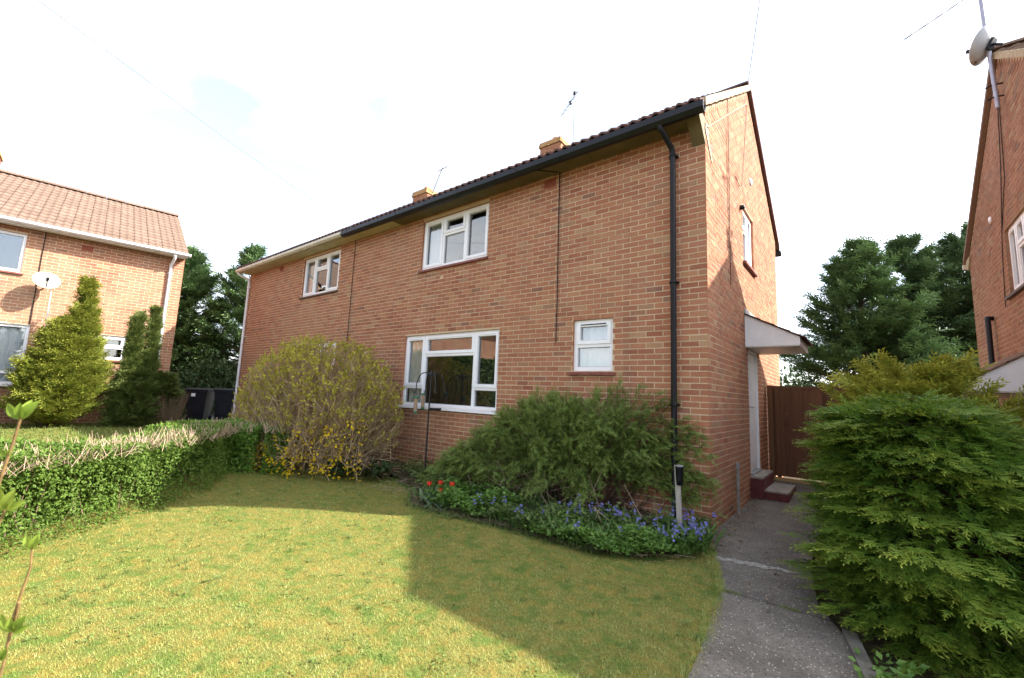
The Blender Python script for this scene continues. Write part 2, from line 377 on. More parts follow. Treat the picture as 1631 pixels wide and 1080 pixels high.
def grid_sheet(name, xs, ys, zf, mat, inside=None, kind='structure', jitter=0.0, lab=None):
    nx, ny = len(xs), len(ys); X, Y = np.meshgrid(xs, ys); Z = zf(X, Y) + (RNG.normal(size=X.shape) * jitter if jitter else 0)
    V = np.stack([X.ravel(), Y.ravel(), Z.ravel()], 1); i = np.arange((nx - 1) * (ny - 1)); r, c = i // (nx - 1), i % (nx - 1)
    Fc = np.stack([r * nx + c, r * nx + c + 1, (r + 1) * nx + c + 1, (r + 1) * nx + c], 1)
    if inside is not None:
        cx = V[Fc].mean(1); Fc = Fc[inside(cx[:, 0], cx[:, 1])]
    me = npmesh(name, V, Fc, mat, {'rnd': np.zeros(len(V))}, smooth=True); o = link(name, me, kind=kind); return o
far_x = np.concatenate([[-250, -120, -60, -35, -25], np.arange(-20, 12.01, .4), [16, 25, 40, 80, 160, 250]])
far_y = np.concatenate([[-250, -120, -60, -30], np.arange(-20, 12.01, .4), [16, 25, 40, 80, 160, 250]])
grid_sheet('ground', far_x, far_y, lambda x, y: gz(x, y) - .05, M_SOIL)

def poly_in(poly):
    P = np.array(poly, float)
    def f(x, y):
        x = np.asarray(x); y = np.asarray(y); r = np.zeros(x.shape, bool); n = len(P)
        for i in range(n):
            x0, y0 = P[i]; x1, y1 = P[(i + 1) % n]
            c = ((y0 > y) != (y1 > y)) & (x < (x1 - x0) * (y - y0) / (y1 - y0 + 1e-12) + x0); r ^= c
        return r
    return f
PATH_L = [(.62, -9), (.62, -2.93), (.575, -2.4), (.44, -1.6), (.28, -1.05), (.14, -.66), (.03, -.35), (.03, 0.0), (.0, .3), (.0, 4.05)]
PATH_R = [(1.5, -9), (1.46, -2.9), (1.36, -2.26), (1.245, -1.75), (1.10, -1.4), (1.0, -.66), (.96, 0), (.95, 4.05)]
BED_E = [(-7.1, -1.9), (-6.3, -1.25), (-5.6, -1.0), (-4.7, -.85), (-3.9, -1.15), (-3.25, -1.75), (-2.5, -1.75), (-1.75, -1.62), (-1.1, -1.62), (-.6, -1.62), (-.15, -1.35), (.14, -.66)]
HEDGE_B = [(-2.6, -8.2), (-3.9, -6.55), (-5.05, -5.16), (-6.0, -4.07), (-7.0, -3.42), (-7.66, -3.2), (-7.8, -2.95), (-7.1, -1.9)]
LAWN_POLY = HEDGE_B + BED_E[1:] + PATH_L[::-1][5:] + [(.62, -11), (-2.6, -11)]
in_lawn = poly_in(LAWN_POLY)
def lawn_z(x, y): return .012 + .012 * np.sin(x * 2.1 + y) * np.sin(y * 1.7) 
grid_sheet('lawn', np.arange(-9, .9, .06), np.arange(-9.5, -.3, .06), lawn_z, M_LAWN, in_lawn)
in_bed = poly_in(BED_E + [(.02, -.35), (.02, .02), (-9.5, .02), (-9.5, -1.9)])
def bed_z(x, y): return .03 + .07 * np.clip((y + 1.7) / 1.4, 0, 1) + .012 * np.sin(x * 9) * np.sin(y * 11)
grid_sheet('flower_bed', np.arange(-9.5, .2, .06), np.arange(-2, .04, .06), bed_z, M_SOIL, in_bed, jitter=.008)
grid_sheet('far_garden', np.arange(-18, -6.2, .25), np.arange(-12, -1.4, .25), lambda x, y: gz(x, y) - .02, M_LAWN)

def ribbon(name, left, right, n, zf, mat, y0, y1, parent=None, kind='structure', thick=0):
    L = np.array(left); Rr = np.array(right); ys = np.linspace(y0, y1, n); m = 9
    xl = np.interp(ys, L[:, 1], L[:, 0]); xr = np.interp(ys, Rr[:, 1], Rr[:, 0])
    T = np.linspace(0, 1, m); X = xl[:, None] + (xr - xl)[:, None] * T; Y = np.repeat(ys[:, None], m, 1); Z = zf(X, Y)
    V = np.stack([X.ravel(), Y.ravel(), Z.ravel()], 1); i = np.arange((n - 1) * (m - 1)); r, c = i // (m - 1), i % (m - 1)
    Fc = np.stack([r * m + c, r * m + c + 1, (r + 1) * m + c + 1, (r + 1) * m + c], 1)
    return link(name, npmesh(name, V, Fc, mat, {'rnd': np.zeros(len(V))}, smooth=True), parent, kind=kind)
pth = bpy.data.objects.new('path', None); COL.objects.link(pth); tag(pth, kind='structure')
ribbon('path_slab', PATH_L, PATH_R, 60, lambda x, y: .014 + 0 * x, M_PATH, -9, -1.612, pth, None)
ribbon('path_slab', PATH_L, PATH_R, 20, lambda x, y: .0145 + 0 * x, M_PATH, -1.606, -.78, pth, None)
ribbon('path_slab', PATH_L, PATH_R, 60, lambda x, y: .0142 + path_z(y), M_PATH, -.781, 4.05, pth, None)
mb = MB()   # pale cement repair across the joint
pts = []
gp = random.Random(5)
for i in range(31):
    t = i / 30; x = .17 + .76 * t; y = -.87 + .13 * t + .012 * math.sin(i * .9); w = .062 * (.35 + .65 * math.sin(math.pi * min(1, .12 + t * .95)) ** .5)
    pts.append((x, y - w * gp.uniform(.55, 1.15), y + w * gp.uniform(.5, 1.1)))
for a, b in zip(pts, pts[1:]): mb.add([(a[0], a[1], .0185), (b[0], b[1], .0185), (b[0], b[2], .0195), (a[0], a[2], .0195)], [(0, 1, 2, 3)])
mb.build('cement_patch', simple('pale_cement_patch', (.30, .285, .25), .95, .1, .3, 26, bump=.6), pth)
ke = bpy.data.objects.new('kerb', None); COL.objects.link(ke); tag(ke, kind='structure')
KR = np.array(PATH_R)
for y0, y1 in ((-4.4, -3.5), (-3.49, -2.6), (-2.59, -1.78)):
    x0, x1 = np.interp([y0, y1], KR[:, 1], KR[:, 0]); mb = MB()
    mb.add([(x0, y0, -.2), (x0 + .075, y0, -.2), (x1 + .075, y1, -.2), (x1, y1, -.2), (x0, y0, .05), (x0 + .075, y0, .045), (x1 + .075, y1, .045), (x1, y1, .05)],
           [(0, 1, 2, 3), (4, 5, 6, 7), (0, 1, 5, 4), (1, 2, 6, 5), (2, 3, 7, 6), (3, 0, 4, 7)])
    mb.build('kerb_stone', M_KERB, ke)

# ------------------------------------------------------------------ houses
BL, BH, PITCH = .225, .075, .0125     # brick module, joint
def brick_rows(u0, u1, z0, z1, openings, start, slope=None, ext=None):
    """stretcher bond: (u0, u1, z0, z1) for each brick, cut round the openings; start(row) shifts the bond; slope(zmid) gives the row's limits"""
    out = []
    for r in range(int(round((z1 - z0) / BH))):
        za = z0 + r * BH; zb = za + BH - PITCH; zm = (za + zb) / 2
        a, b = (u0, u1) if slope is None else slope(zm)
        if b - a < .06: continue
        iv = [(a, b)]
        for (p, q, s, t) in openings:
            if s < zb and t > za:
                iv = [x for (m, n) in iv for x in ((m, min(n, p)), (max(m, q), n)) if x[1] - x[0] > .035]
        off = start(r)
        for (m, n) in iv:
            k = math.floor((m - off) / BL)
            while off + k * BL < n:
                c0 = max(m, off + k * BL); c1 = min(n, off + (k + 1) * BL - PITCH)
                if c1 - c0 > .03: out.append((c0, c1, za, zb))
                k += 1
    return out
def mortar_cells(mb, u0, u1, z0, z1, openings, depth=.1):
    us = sorted({u0, u1, *[x for o in openings for x in o[:2]]}); zs = sorted({z0, z1, *[x for o in openings for x in o[2:]]})
    for a, b in zip(us, us[1:]):
        for c, d in zip(zs, zs[1:]):
            um, zm = (a + b) / 2, (c + d) / 2
            if any(o[0] < um < o[1] and o[2] < zm < o[3] for o in openings): continue
            mb.quad((a, -.0035, c), (b, -.0035, c), (b, -.0035, d), (a, -.0035, d))
    mb.cur = 1
    for (p, q, s, t) in openings:
        for e in (((p, s), (p, t)), ((q, s), (q, t)), ((p, t), (q, t)), ((p, s), (q, s))):
            (a, c), (b, d) = e; mb.quad((a, -.0035, c), (b, -.0035, d), (b, -depth, d), (a, -depth, c))
    mb.cur = 0

def make_window(house, mp, rect, layout, sill=None, curtains=(), mat=None, recess=.045, net=None):
    """layout: list of (fu0, fu1, fz0, fz1, kind) in fractions of the rect; kind 'fixed' or 'opening'"""
    mat = mat or M_UPVC; u0, u1, z0, z1 = rect; d0, d1 = -recess - .06, -recess; fb = .058
    f = MB(mp)
    f.box(u0, u1, d0, d1, z0, z0 + fb); f.box(u0, u1, d0, d1, z1 - fb, z1); f.box(u0, u0 + fb, d0, d1, z0 + fb, z1 - fb); f.box(u1 - fb, u1, d0, d1, z0 + fb, z1 - fb)
    W, H = u1 - u0, z1 - z0; win = f.build('window', mat, house)
    bars = MB(mp); m = .03
    for (a, b, c, d, k) in layout:     # mullion/transom bars on inner edges
        A, B, C, D = u0 + a * W, u0 + b * W, z0 + c * H, z0 + d * H
        if a > 0.001: bars.box(A - m, A + m, d0 + .002, d1 - .002, max(C, z0 + fb) + (m if c > .001 else 0), min(D, z1 - fb) - (m if d < .999 else 0))
        if c > 0.001: bars.box(max(A, u0 + fb) - (m if a > .001 else 0) + .001, min(B, u1 - fb) + (m if b < .999 else 0) - .001, d0 + .004, d1 - .004, C - m, C + m)
    bars.build('frame', mat, win)
    for (a, b, c, d, k) in layout:
        A = u0 + a * W + (m if a > .001 else fb); B = u0 + b * W - (m if b < .999 else fb); C = z0 + c * H + (m if c > .001 else fb); D = z0 + d * H - (m if d < .999 else fb)
        if k != 'fixed':
            s = MB(mp); w = .052; e0, e1 = d0 + .01, d1 + .012; g = .012
            A -= g; B += g; C -= g; D += g
            s.box(A, B, e0, e1, C, C + w); s.box(A, B, e0, e1, D - w, D); s.box(A, A + w, e0, e1, C + w, D - w); s.box(B - w, B, e0, e1, C + w, D - w)
            s.build('opening_sash', mat, win)
            v = MB(mp); v.box(A + w + .02, B - w - .02, e1 - .004, e1 + .006, D - .034, D - .018); v.build('trickle_vent', M_UPVC_OLD if k != 'open_dark' else M_BLACK, win)
            A += w; B -= w; C += w; D -= w
        p = MB(mp); p.box(A - .005, B + .005, d0 + .02, d0 + .026, C - .005, D + .005); p.build('pane', M_GLASS, win)
        bd = MB(mp); g = .010
        bd.box(A, B, d0 + .027, d0 + .036, C, C + g); bd.box(A, B, d0 + .027, d0 + .036, D - g, D); bd.box(A, A + g, d0 + .027, d0 + .036, C + g, D - g); bd.box(B - g, B, d0 + .027, d0 + .036, C + g, D - g)
        bd.build('glazing_bead', M_DISH, win)
    if sill:
        s = MB(mp); sm, oh, hh, side = sill; zz = z0 - .002
        if sm is M_UPVC: s.box(u0 - side, u1 + side, d0, oh, z0 - hh, zz); s.build('sill', sm, win)
        else:   # row of sill tiles
            n = max(2, int((W + 2 * side) / .16)); e = (W + 2 * side) / n
            for i in range(n):
                s.add([(u0 - side + i * e + .001, -.11, z0 - hh), (u0 - side + (i + 1) * e - .003, -.11, z0 - hh), (u0 - side + (i + 1) * e - .003, oh, z0 - hh), (u0 - side + i * e + .001, oh, z0 - hh),
                       (u0 - side + i * e + .001, -.11, zz), (u0 - side + (i + 1) * e - .003, -.11, zz), (u0 - side + (i + 1) * e - .003, oh, zz - .022), (u0 - side + i * e + .001, oh, zz - .022)],
                      [(0, 1, 2, 3), (4, 5, 6, 7), (0, 1, 5, 4), (1, 2, 6, 5), (2, 3, 7, 6), (3, 0, 4, 7)])
            s.build('sill', sm, win)
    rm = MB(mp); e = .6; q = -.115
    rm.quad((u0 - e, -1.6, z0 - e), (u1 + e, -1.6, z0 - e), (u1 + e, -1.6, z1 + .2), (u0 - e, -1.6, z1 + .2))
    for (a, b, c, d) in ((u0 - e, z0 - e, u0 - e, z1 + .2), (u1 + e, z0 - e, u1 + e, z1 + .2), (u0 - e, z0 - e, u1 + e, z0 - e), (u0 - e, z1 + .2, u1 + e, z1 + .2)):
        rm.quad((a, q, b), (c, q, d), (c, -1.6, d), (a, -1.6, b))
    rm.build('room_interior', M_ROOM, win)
    for (a, b, cm, cd) in curtains:
        c = MB(mp); N = max(8, int((b - a) * W / .03)); P = []
        for i in range(N + 1):
            t = a + (b - a) * i / N; P.append((u0 + t * W, cd + .022 * math.sin(i * 1.25) + .008 * math.sin(i * .53)))
        for (x0, y0), (x1, y1) in zip(P, P[1:]): c.add([(x0, y0, z0 - .1), (x1, y1, z0 - .1), (x1, y1, z1 + .05), (x0, y0, z1 + .05)], [(0, 1, 2, 3)], sm=True)
        c.build('curtain', cm, win)
    return win

TILE_W, TILE_G = .30, .295
def tile_mesh(name, mat, roll=.034):
    """double-roll roof tile, a along the eave, b up the slope, c out of the slope"""
    n = 14; xs = [i * TILE_W / n for i in range(n + 1)]
    def h(x): 
        t = (x % (TILE_W / 2)) / (TILE_W / 2); return roll * max(0, math.sin(math.pi * min(1, t / .62))) ** .8 if t < .62 else 0.0
    V = []; Fc = []
    for x in xs: V.append((x, -.02, .028 + h(x)))
    for x in xs: V.append((x, TILE_G + .03, .002 + h(x) * .97))
    for x in xs: V.append((x, -.02, .006 + h(x) * .8))
    m = n + 1
    for i in range(n): Fc += [(i, i + 1, m + i + 1, m + i), (2 * m + i, 2 * m + i + 1, i + 1, i)]
    Fc += [(0, m, 2 * m), (n, 2 * m + n, m + n)]
    return V, Fc

def house(name, loc, rz, label, x0, x1, D, zt, gables, openings, mats, brick_pick, tile_pick, base=-.6, ridge_z=7.42, eave_y=-.37, eave_z=5.165, cat='house', verge=.05, group=None, roll=.034):
    """x0..x1 along the front (front at y = 0 facing -y); gables: dict side -> openings on that gable"""
    H = thing(name, loc, label, cat, group, rz); mbk, mmo, mti = mats
    wall = MB(); bricks = []      # each brick: (mapping id, box)
    front = lambda a, b, c: (a, -b, c)
    fl = openings; wall.mp = front
    mortar_cells(wall, x0 + .008, x1 - .008, base, zt + .12, fl)
    wall.mp = lambda a, b, c: (a, D + b, c); mortar_cells(wall, x0 + .008, x1 - .008, base, zt + .12, [])
    row0 = -8
    z0 = row0 * BH
    # corners: real quoins
    L, Rr = ('left' in gables), ('right' in gables)
    def st(r): return (x1 - BL + (0 if r % 2 == 0 else .1125) + PITCH) if (Rr or not L) else (x0 + (0 if r % 2 == 0 else -.1125))
    lo = lambda r: 0
    rows = int((zt - z0) / BH) + 1
    for r in range(rows):
        even = r % 2 == 0; za = z0 + r * BH; zb = za + BH - PITCH
        cw, cd = (.215, .1025) if even else (.1025, .215)
        a0, a1 = x0, x1
        if Rr: bricks.append((x1 - cw, x1, 0, cd, za, zb)); a1 = x1 - cw - PITCH
        if L: bricks.append((x0, x0 + cw, 0, cd, za, zb)); a0 = x0 + cw + PITCH
        op = [o for o in fl if o[2] < zb and o[3] > za]
        iv = [(a0, a1)]
        for (p, q, s, t) in op: iv = [x for (m, n) in iv for x in ((m, min(n, p)), (max(m, q), n)) if x[1] - x[0] > .035]
        off = st(r)
        for (m, n) in iv:
            k = math.floor((m - off) / BL + 1e-4)
            while off + k * BL < n - .001:
                c0 = max(m, off + k * BL); c1 = min(n, off + (k + 1) * BL - PITCH)
                if c1 - c0 > .03: bricks.append((c0, c1, 0, .05, za, zb))
                k += 1
    half = D / 2; gs = (ridge_z - eave_z) / (half - eave_y)
    top_at = lambda y: eave_z - .1 + gs * (min(y, D - y) - eave_y)
    for side, gop in gables.items():
        xs = x1 if side == 'right' else x0; sg = 1 if side == 'right' else -1
        wall.mp = lambda a, b, c, xs=xs, sg=sg: (xs + sg * b, a, c)
        mortar_cells(wall, .008, D - .008, base, zt, gop)
        wall.add([(.008, -.0035, zt), (D - .008, -.0035, zt), (D - .008, -.0035, top_at(D)), (half, -.0035, top_at(half)), (.008, -.0035, top_at(0))], [(0, 1, 2, 3, 4)])
        ztop = top_at(half)
        for r in range(int((ztop - z0) / BH)):
            even = r % 2 == 0; za = z0 + r * BH; zb = za + BH - PITCH
            ya, yb = (.1125 if even else .225), D
            if za > zt:
                ya = 0
            if zb > top_at(0):
                e = (zb - (eave_z - .1)) / gs + eave_y; ya, yb = max(ya, e), D - e
            iv = [(ya, yb)] if yb - ya > .05 else []
            for (p, q, s, t) in [o for o in gop if o[2] < zb and o[3] > za]: iv = [x for (m, n) in iv for x in ((m, min(n, p)), (max(m, q), n)) if x[1] - x[0] > .035]
            off = .1125 if even else .225
            for (m, n) in iv:
                k = math.floor((m - off) / BL + 1e-4)
                while off + k * BL < n - .001:
                    c0 = max(m, off + k * BL); c1 = min(n, off + (k + 1) * BL - PITCH)
                    if c1 - c0 > .03: bricks.append(((xs - .05, xs) if sg > 0 else (xs, xs + .05)) + (c0, c1, za, zb))
                    k += 1
    wl = wall.build('wall', [mmo, mbk], H)
    # bricks: the ones that show largest are objects, the rest one part
    mw = Matrix.Translation(loc) @ Matrix.Rotation(rz, 4, 'Z')
    B = np.array(bricks); cen = np.stack([(B[:, 0] + B[:, 1]) / 2, (B[:, 2] + B[:, 3]) / 2, (B[:, 4] + B[:, 5]) / 2], 1)
    Wc = cen @ np.array(mw.to_3x3()).T + np.array(loc)
    score = brick_pick(Wc); order = np.argsort(-score); pick = set(order[:300][score[order[:300]] > 0].tolist())
    jit = RNG.normal(size=len(B)) * .0012; rn = RNG.random(len(B))
    V = np.empty((len(B), 8, 3))
    for i, (a, b, c) in enumerate(((0, 2, 4), (1, 2, 4), (1, 3, 4), (0, 3, 4), (0, 2, 5), (1, 2, 5), (1, 3, 5), (0, 3, 5))):
        V[:, i, 0] = B[:, a]; V[:, i, 1] = B[:, b]; V[:, i, 2] = B[:, c]
    V += (RNG.normal(size=(len(B), 1, 3)) * .0008) + RNG.normal(size=(len(B), 8, 3)) * .0006
    BF = np.array([(0, 3, 2, 1), (4, 5, 6, 7), (0, 1, 5, 4), (1, 2, 6, 5), (2, 3, 7, 6), (3, 0, 4, 7)])
    rest = np.array([i for i in range(len(B)) if i not in pick])
    Vr = V[rest].reshape(-1, 3); Fr = (BF[None] + (np.arange(len(rest)) * 8)[:, None, None]).reshape(-1, 4)
    link('brickwork', npmesh('brickwork', Vr, Fr, mbk, {'rnd': np.repeat(rn[rest], 8)}), wl, kind='stuff')
    cache = {}
    for i in sorted(pick):
        dims = (B[i, 1::2] - B[i, 0::2]); key = tuple(np.round(dims, 3))
        if key not in cache:
            x, y, z = dims / 2; vv = np.array([(-x, -y, -z), (x, -y, -z), (x, y, -z), (-x, y, -z), (-x, -y, z), (x, -y, z), (x, y, z), (-x, y, z)]) + RNG.normal(size=(8, 3)) * .0006
            cache[key] = npmesh('brick', vv, BF, mbk, {'rnd': np.zeros(8)})
        o = link('brick', cache[key], wl, loc=tuple(cen[i] + RNG.normal(size=3) * .0009))
    # roof
    sl = math.hypot(half - eave_y, ridge_z - eave_z); c, s = (half - eave_y) / sl, (ridge_z - eave_z) / sl
    xa, xb = x0 - (verge if L else 0), x1 + (verge if Rr else 0)
    rf = MB(); 
    rf.add([(xa, eave_y, eave_z), (xb, eave_y, eave_z), (xb, half, ridge_z), (xa, half, ridge_z), (xa, D - eave_y, eave_z), (xb, D - eave_y, eave_z),
            (xa, eave_y, eave_z - .03), (xb, eave_y, eave_z - .03), (xb, half, ridge_z - .03), (xa, half, ridge_z - .03), (xa, D - eave_y, eave_z - .03), (xb, D - eave_y, eave_z - .03)],
           [(0, 1, 2, 3), (3, 2, 5, 4), (6, 7, 8, 9), (9, 8, 11, 10), (0, 1, 7, 6), (4, 5, 11, 10), (0, 3, 9, 6), (3, 4, 10, 9), (1, 2, 8, 7), (2, 5, 11, 8)])
    roof = rf.build('roof', mti, H)
    tv, tfc = tile_mesh('roof_tile', mti, roll); tv = np.array(tv)
    ncol = int((xb - xa) / TILE_W); wsc = (xb - xa) / (ncol * TILE_W); nrow = int(round((sl - .05) / TILE_G)); gsc = (sl - .03) / (nrow * TILE_G)
    tl = np.stack([tv[:, 0] * wsc, tv[:, 1] * c * gsc - tv[:, 2] * s, tv[:, 1] * s * gsc + tv[:, 2] * c], 1)
    me_t = bpy.data.meshes.new('roof_tile'); me_t.from_pydata(tl.tolist(), [], tfc); me_t.materials.append(mti)
    for p in me_t.polygons: p.use_smooth = len(p.vertices) == 4
    spots = [(xa + i * TILE_W * wsc, eave_y + j * TILE_G * gsc * c, eave_z + j * TILE_G * gsc * s, i, j) for j in range(nrow) for i in range(ncol)]
    sc_ = np.array([tile_pick(*q) for q in spots]); od = np.argsort(-sc_); pk = set(od[:300][sc_[od[:300]] > 0].tolist())
    RV = []; RF = []; RR = []; k = 0; q4 = [f for f in tfc if len(f) == 4]
    for i, (x, y, z, a, b) in enumerate(spots):
        j = RNG.normal(size=3) * .0015
        if i in pk: link('roof_tile', me_t, roof, loc=(x + j[0], y, z + abs(j[2])))
        else: RV.append(tl + np.array([x, y, z]) + j); RF.append(np.array(q4) + k); RR.append(np.full(len(tl), RNG.random())); k += len(tl)
    if RV: link('roof_tiling', npmesh('roof_tiling', np.concatenate(RV), np.concatenate(RF), mti, {'rnd': np.concatenate(RR)}, smooth=True), roof, kind='stuff')
    # back slope: one corrugated sheet of tiles, mirrored
    RV = []; RF = []; RR = []; k = 0
    for (x, y, z, a, b) in spots:
        t2 = tl * np.array([1, -1, 1]); RV.append(t2 + np.array([x, D - y, z])); RF.append(np.array(q4)[:, ::-1] + k); RR.append(np.full(len(tl), RNG.random())); k += len(tl)
    link('rear_roof_tiling', npmesh('rear_roof_tiling', np.concatenate(RV), np.concatenate(RF), mti, {'rnd': np.concatenate(RR)}, smooth=True), roof, kind='stuff')
    nr = int((xb - xa) / .45); e = (xb - xa) / nr
    rm = MB(); rm.prism([(.13 * math.cos(t), .09 * math.sin(t)) for t in [math.pi * k / 6 for k in range(7)]], 'a', .003, e - .006); rme = rm.mesh('ridge_tile', mti)
    for i in range(nr): link('ridge_tile', rme, roof, loc=(xa + i * e, half, ridge_z + .005 + random.uniform(-.004, .004)))
    return H, wl, roof

def gutter(H, xa, xb, y, z, mat, w=.115, h=.10, name='gutter', brackets=True):
    pr = [(y + .0, z), (y - w * .12, z - h * .6), (y - w * .35, z - h), (y - w * .7, z - h), (y - w * .93, z - h * .62), (y - w, z), (y - w - .012, z), (y - w - .012, z - h * .7), (y - w * .72, z - h - .012), (y - w * .33, z - h - .012), (y - .0, z - h * .6)]
    g = MB(); g.prism(pr, 'a', xa, xb); o = g.build(name, mat, H)
    if brackets:
        x = xa + .25
        while x < xb:
            b = MB(); b.prism([(p[0] - .003 if i > 5 else p[0], p[1] - .003 if i > 5 else p[1]) for i, p in enumerate(pr)], 'a', x, x + .03); b.build('gutter_bracket', mat, o); x += .9
    return o
def downpipe(H, pts, r, mat, clips=(), name='downpipe', clip_axis='y'):
    m = MB(); m.tube(pts, r, 12); o = m.build(name, mat, H)
    for (x, y, z) in clips:
        c = MB(); c.lathe([(r + .002, -.018), (r + .009, -.016), (r + .009, .016), (r + .002, .018)], 12, (x, y, z)); c.box(x - .06, x + .06, y + r * .6, y + r + .03, z - .012, z + .012); c.build('pipe_clip', mat, o)
    return o

W3 = [(0, .325, 0, 1, 'opening'), (.325, .66, .64, 1, 'opening'), (.325, .66, 0, .64, 'fixed'), (.66, 1, 0, 1, 'opening')]
FRONT = lambda a, b, c: (a, -b, c)
RIGHT = lambda a, b, c: (b, a, c)

# ---- main semi-detached house
UP = (-5.517, -3.703, 3.931, 4.957); BIG = (-5.852, -3.328, 1.20, 2.59); SMALL = (-1.897, -1.258, 1.873, 2.624); LUP = (-10.536, -8.682, 3.911, 4.975); LLOW = (-10.9, -8.5, 1.25, 2.59)
SIDE = (2.25, 3.15, 3.86, 4.84); DOOR = (2.36, 3.22, .40, 2.40)
def pick_main(P):
    d = np.linalg.norm(P - CAM, axis=1); s = 1 / d
    ok = ((P[:, 1] < .06) & (P[:, 0] > -9) & (P[:, 2] < 4.95)) | ((P[:, 0] > -.06) & (P[:, 1] < 1.5))
    hid = (P[:, 2] < 1.35) & (P[:, 0] < -.25) & (P[:, 0] > -3.6)
    return np.where(ok & ~hid & (P[:, 2] > .05), s, -1)
MAIN, mwall, mroof = house('semi_detached_house', (0, 0, 0), 0, 'red brick semi-detached pair in the middle, gutter half black and half cream', -14.2, 0, 5.9, 5.05,
    {'right': [SIDE, DOOR], 'left': []}, [UP, BIG, SMALL, LUP, LLOW], (M_BRICK, M_MORTAR, M_TILE), pick_main, lambda x, y, z, i, j: (2 if j == 0 else -1))
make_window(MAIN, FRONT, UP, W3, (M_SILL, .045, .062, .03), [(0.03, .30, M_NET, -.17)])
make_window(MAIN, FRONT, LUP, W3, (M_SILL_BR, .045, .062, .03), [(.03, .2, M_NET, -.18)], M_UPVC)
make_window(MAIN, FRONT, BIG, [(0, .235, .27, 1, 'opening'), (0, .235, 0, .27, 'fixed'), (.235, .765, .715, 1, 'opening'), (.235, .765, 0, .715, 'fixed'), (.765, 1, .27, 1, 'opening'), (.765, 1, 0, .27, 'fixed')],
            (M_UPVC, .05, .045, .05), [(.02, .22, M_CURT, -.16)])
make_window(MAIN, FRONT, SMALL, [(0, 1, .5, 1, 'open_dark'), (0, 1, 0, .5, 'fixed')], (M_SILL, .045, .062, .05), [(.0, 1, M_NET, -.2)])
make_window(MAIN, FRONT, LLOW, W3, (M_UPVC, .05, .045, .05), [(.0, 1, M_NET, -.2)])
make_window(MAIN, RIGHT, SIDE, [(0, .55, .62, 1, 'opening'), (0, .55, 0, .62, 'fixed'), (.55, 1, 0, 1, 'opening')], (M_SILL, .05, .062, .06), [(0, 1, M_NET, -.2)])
# eaves: soffit, fascia, gutters
for (a, b, m, n) in ((-14.2, -6.25, M_SOFFIT_C, 5), (-6.248, -.03, M_SOFFIT, 4)):
    e = (b - a) / n
    for i in range(n):
        s = MB(); s.box(a + i * e + .003, a + (i + 1) * e - .003, -.285, -.002, 5.052, 5.064); s.build('soffit_board', m, MAIN)
fb = MB(); fb.box(-8.05, -.02, -.30, -.286, 5.035, 5.15); fb.build('fascia', M_BLACK, MAIN)
fb = MB(); fb.box(-14.25, -8.052, -.30, -.286, 5.035, 5.15); fb.build('fascia', M_CREAM, MAIN)
gutter(MAIN, -8.0, .09, -.302, 5.135, M_BLACK, .115, .115)
gutter(MAIN, -14.28, -8.003, -.302, 5.135, M_CREAM, .115, .085)
gutter(MAIN, -14.2, .08, 6.315, 5.155, M_BLACK, .115, .10, brackets=False)
fb = MB(); fb.box(-14.2, .0, 6.18, 6.2, 5.03, 5.17); fb.build('rear_fascia', M_BLACK, MAIN)
downpipe(MAIN, [(-.46, -.36, 5.07), (-.46, -.36, 4.99), (-.435, -.30, 4.94), (-.40, -.10, 4.82), (-.395, -.07, 4.76), (-.395, -.07, .02)], .036, M_BLACK, [(-.395, -.07, z) for z in (4.72, 3.0, 1.45)])
downpipe(MAIN, [(-14.2, -.36, 5.08), (-14.2, -.36, 5.02), (-14.18, -.28, 4.96), (-14.08, -.10, 4.88), (-14.05, -.07, 4.80), (-14.03, -.07, .1)], .036, M_WHITEPIPE, [(-14.05, -.07, z) for z in (4.6, 3.0, 1.4)])
# eaves box end and cement verge on the near gable
b = MB(); b.add([(-.16, -.27, 5.06), (.0, -.27, 5.06), (.0, -.002, 4.80), (-.16, -.002, 4.80), (-.16, -.27, 5.16), (.0, -.27, 5.16), (.0, -.002, 5.16), (-.16, -.002, 5.16)],
      [(0, 1, 2, 3), (4, 5, 6, 7), (0, 1, 5, 4), (1, 2, 6, 5), (2, 3, 7, 6), (3, 0, 4, 7)]); b.build('eaves_corbel', M_SOFFIT, MAIN)
gsl = (7.42 - 5.165) / (2.95 + .37)
def slope_strip(name, mat, xa, xb, ya, yb, lo, hi, wav=0, parent=None):
    m = MB(); n = 22 if wav else 1
    for i in range(n):
        y0 = ya + (yb - ya) * i / n; y1 = ya + (yb - ya) * (i + 1) / n; f = lambda y: 5.165 + gsl * (y + .37) if y <= 2.95 else 5.165 + gsl * (5.9 + .37 - y)
        w0 = wav * math.sin(i * 2.7); w1 = wav * math.sin((i + 1) * 2.7)
        m.add([(xa, y0, f(y0) + lo + w0), (xb, y0, f(y0) + lo + w0), (xb, y1, f(y1) + lo + w1), (xa, y1, f(y1) + lo + w1), (xa, y0, f(y0) + hi), (xb, y0, f(y0) + hi), (xb, y1, f(y1) + hi), (xa, y1, f(y1) + hi)],
              [(0, 1, 2, 3), (4, 5, 6, 7), (0, 1, 5, 4), (1, 2, 6, 5), (2, 3, 7, 6), (3, 0, 4, 7)])
    return m.build(name, mat, parent or MAIN)
slope_strip('verge_bedding', M_CEMENT, .003, .066, -.20, 2.93, -.085, .035, .010)
slope_strip('verge_bedding', M_TILE, .003, .064, 2.97, 6.16, -.05, .04, .004)
m = MB(); m.tube([(.012, .06, 5.05), (.012, 1.0, 5.72), (.012, 2.78, 6.98)], .011, 6); m.build('pointing_line', M_CEMENT, MAIN)
m = MB(); m.add([(.003, .0, 5.10), (.003, .09, 5.12), (.003, .16, 4.92), (.003, .32, 4.68), (.003, .27, 4.66), (.003, .06, 4.90), (.003, -.02, 5.0)], [(0, 1, 2, 3, 4, 5, 6)]); 
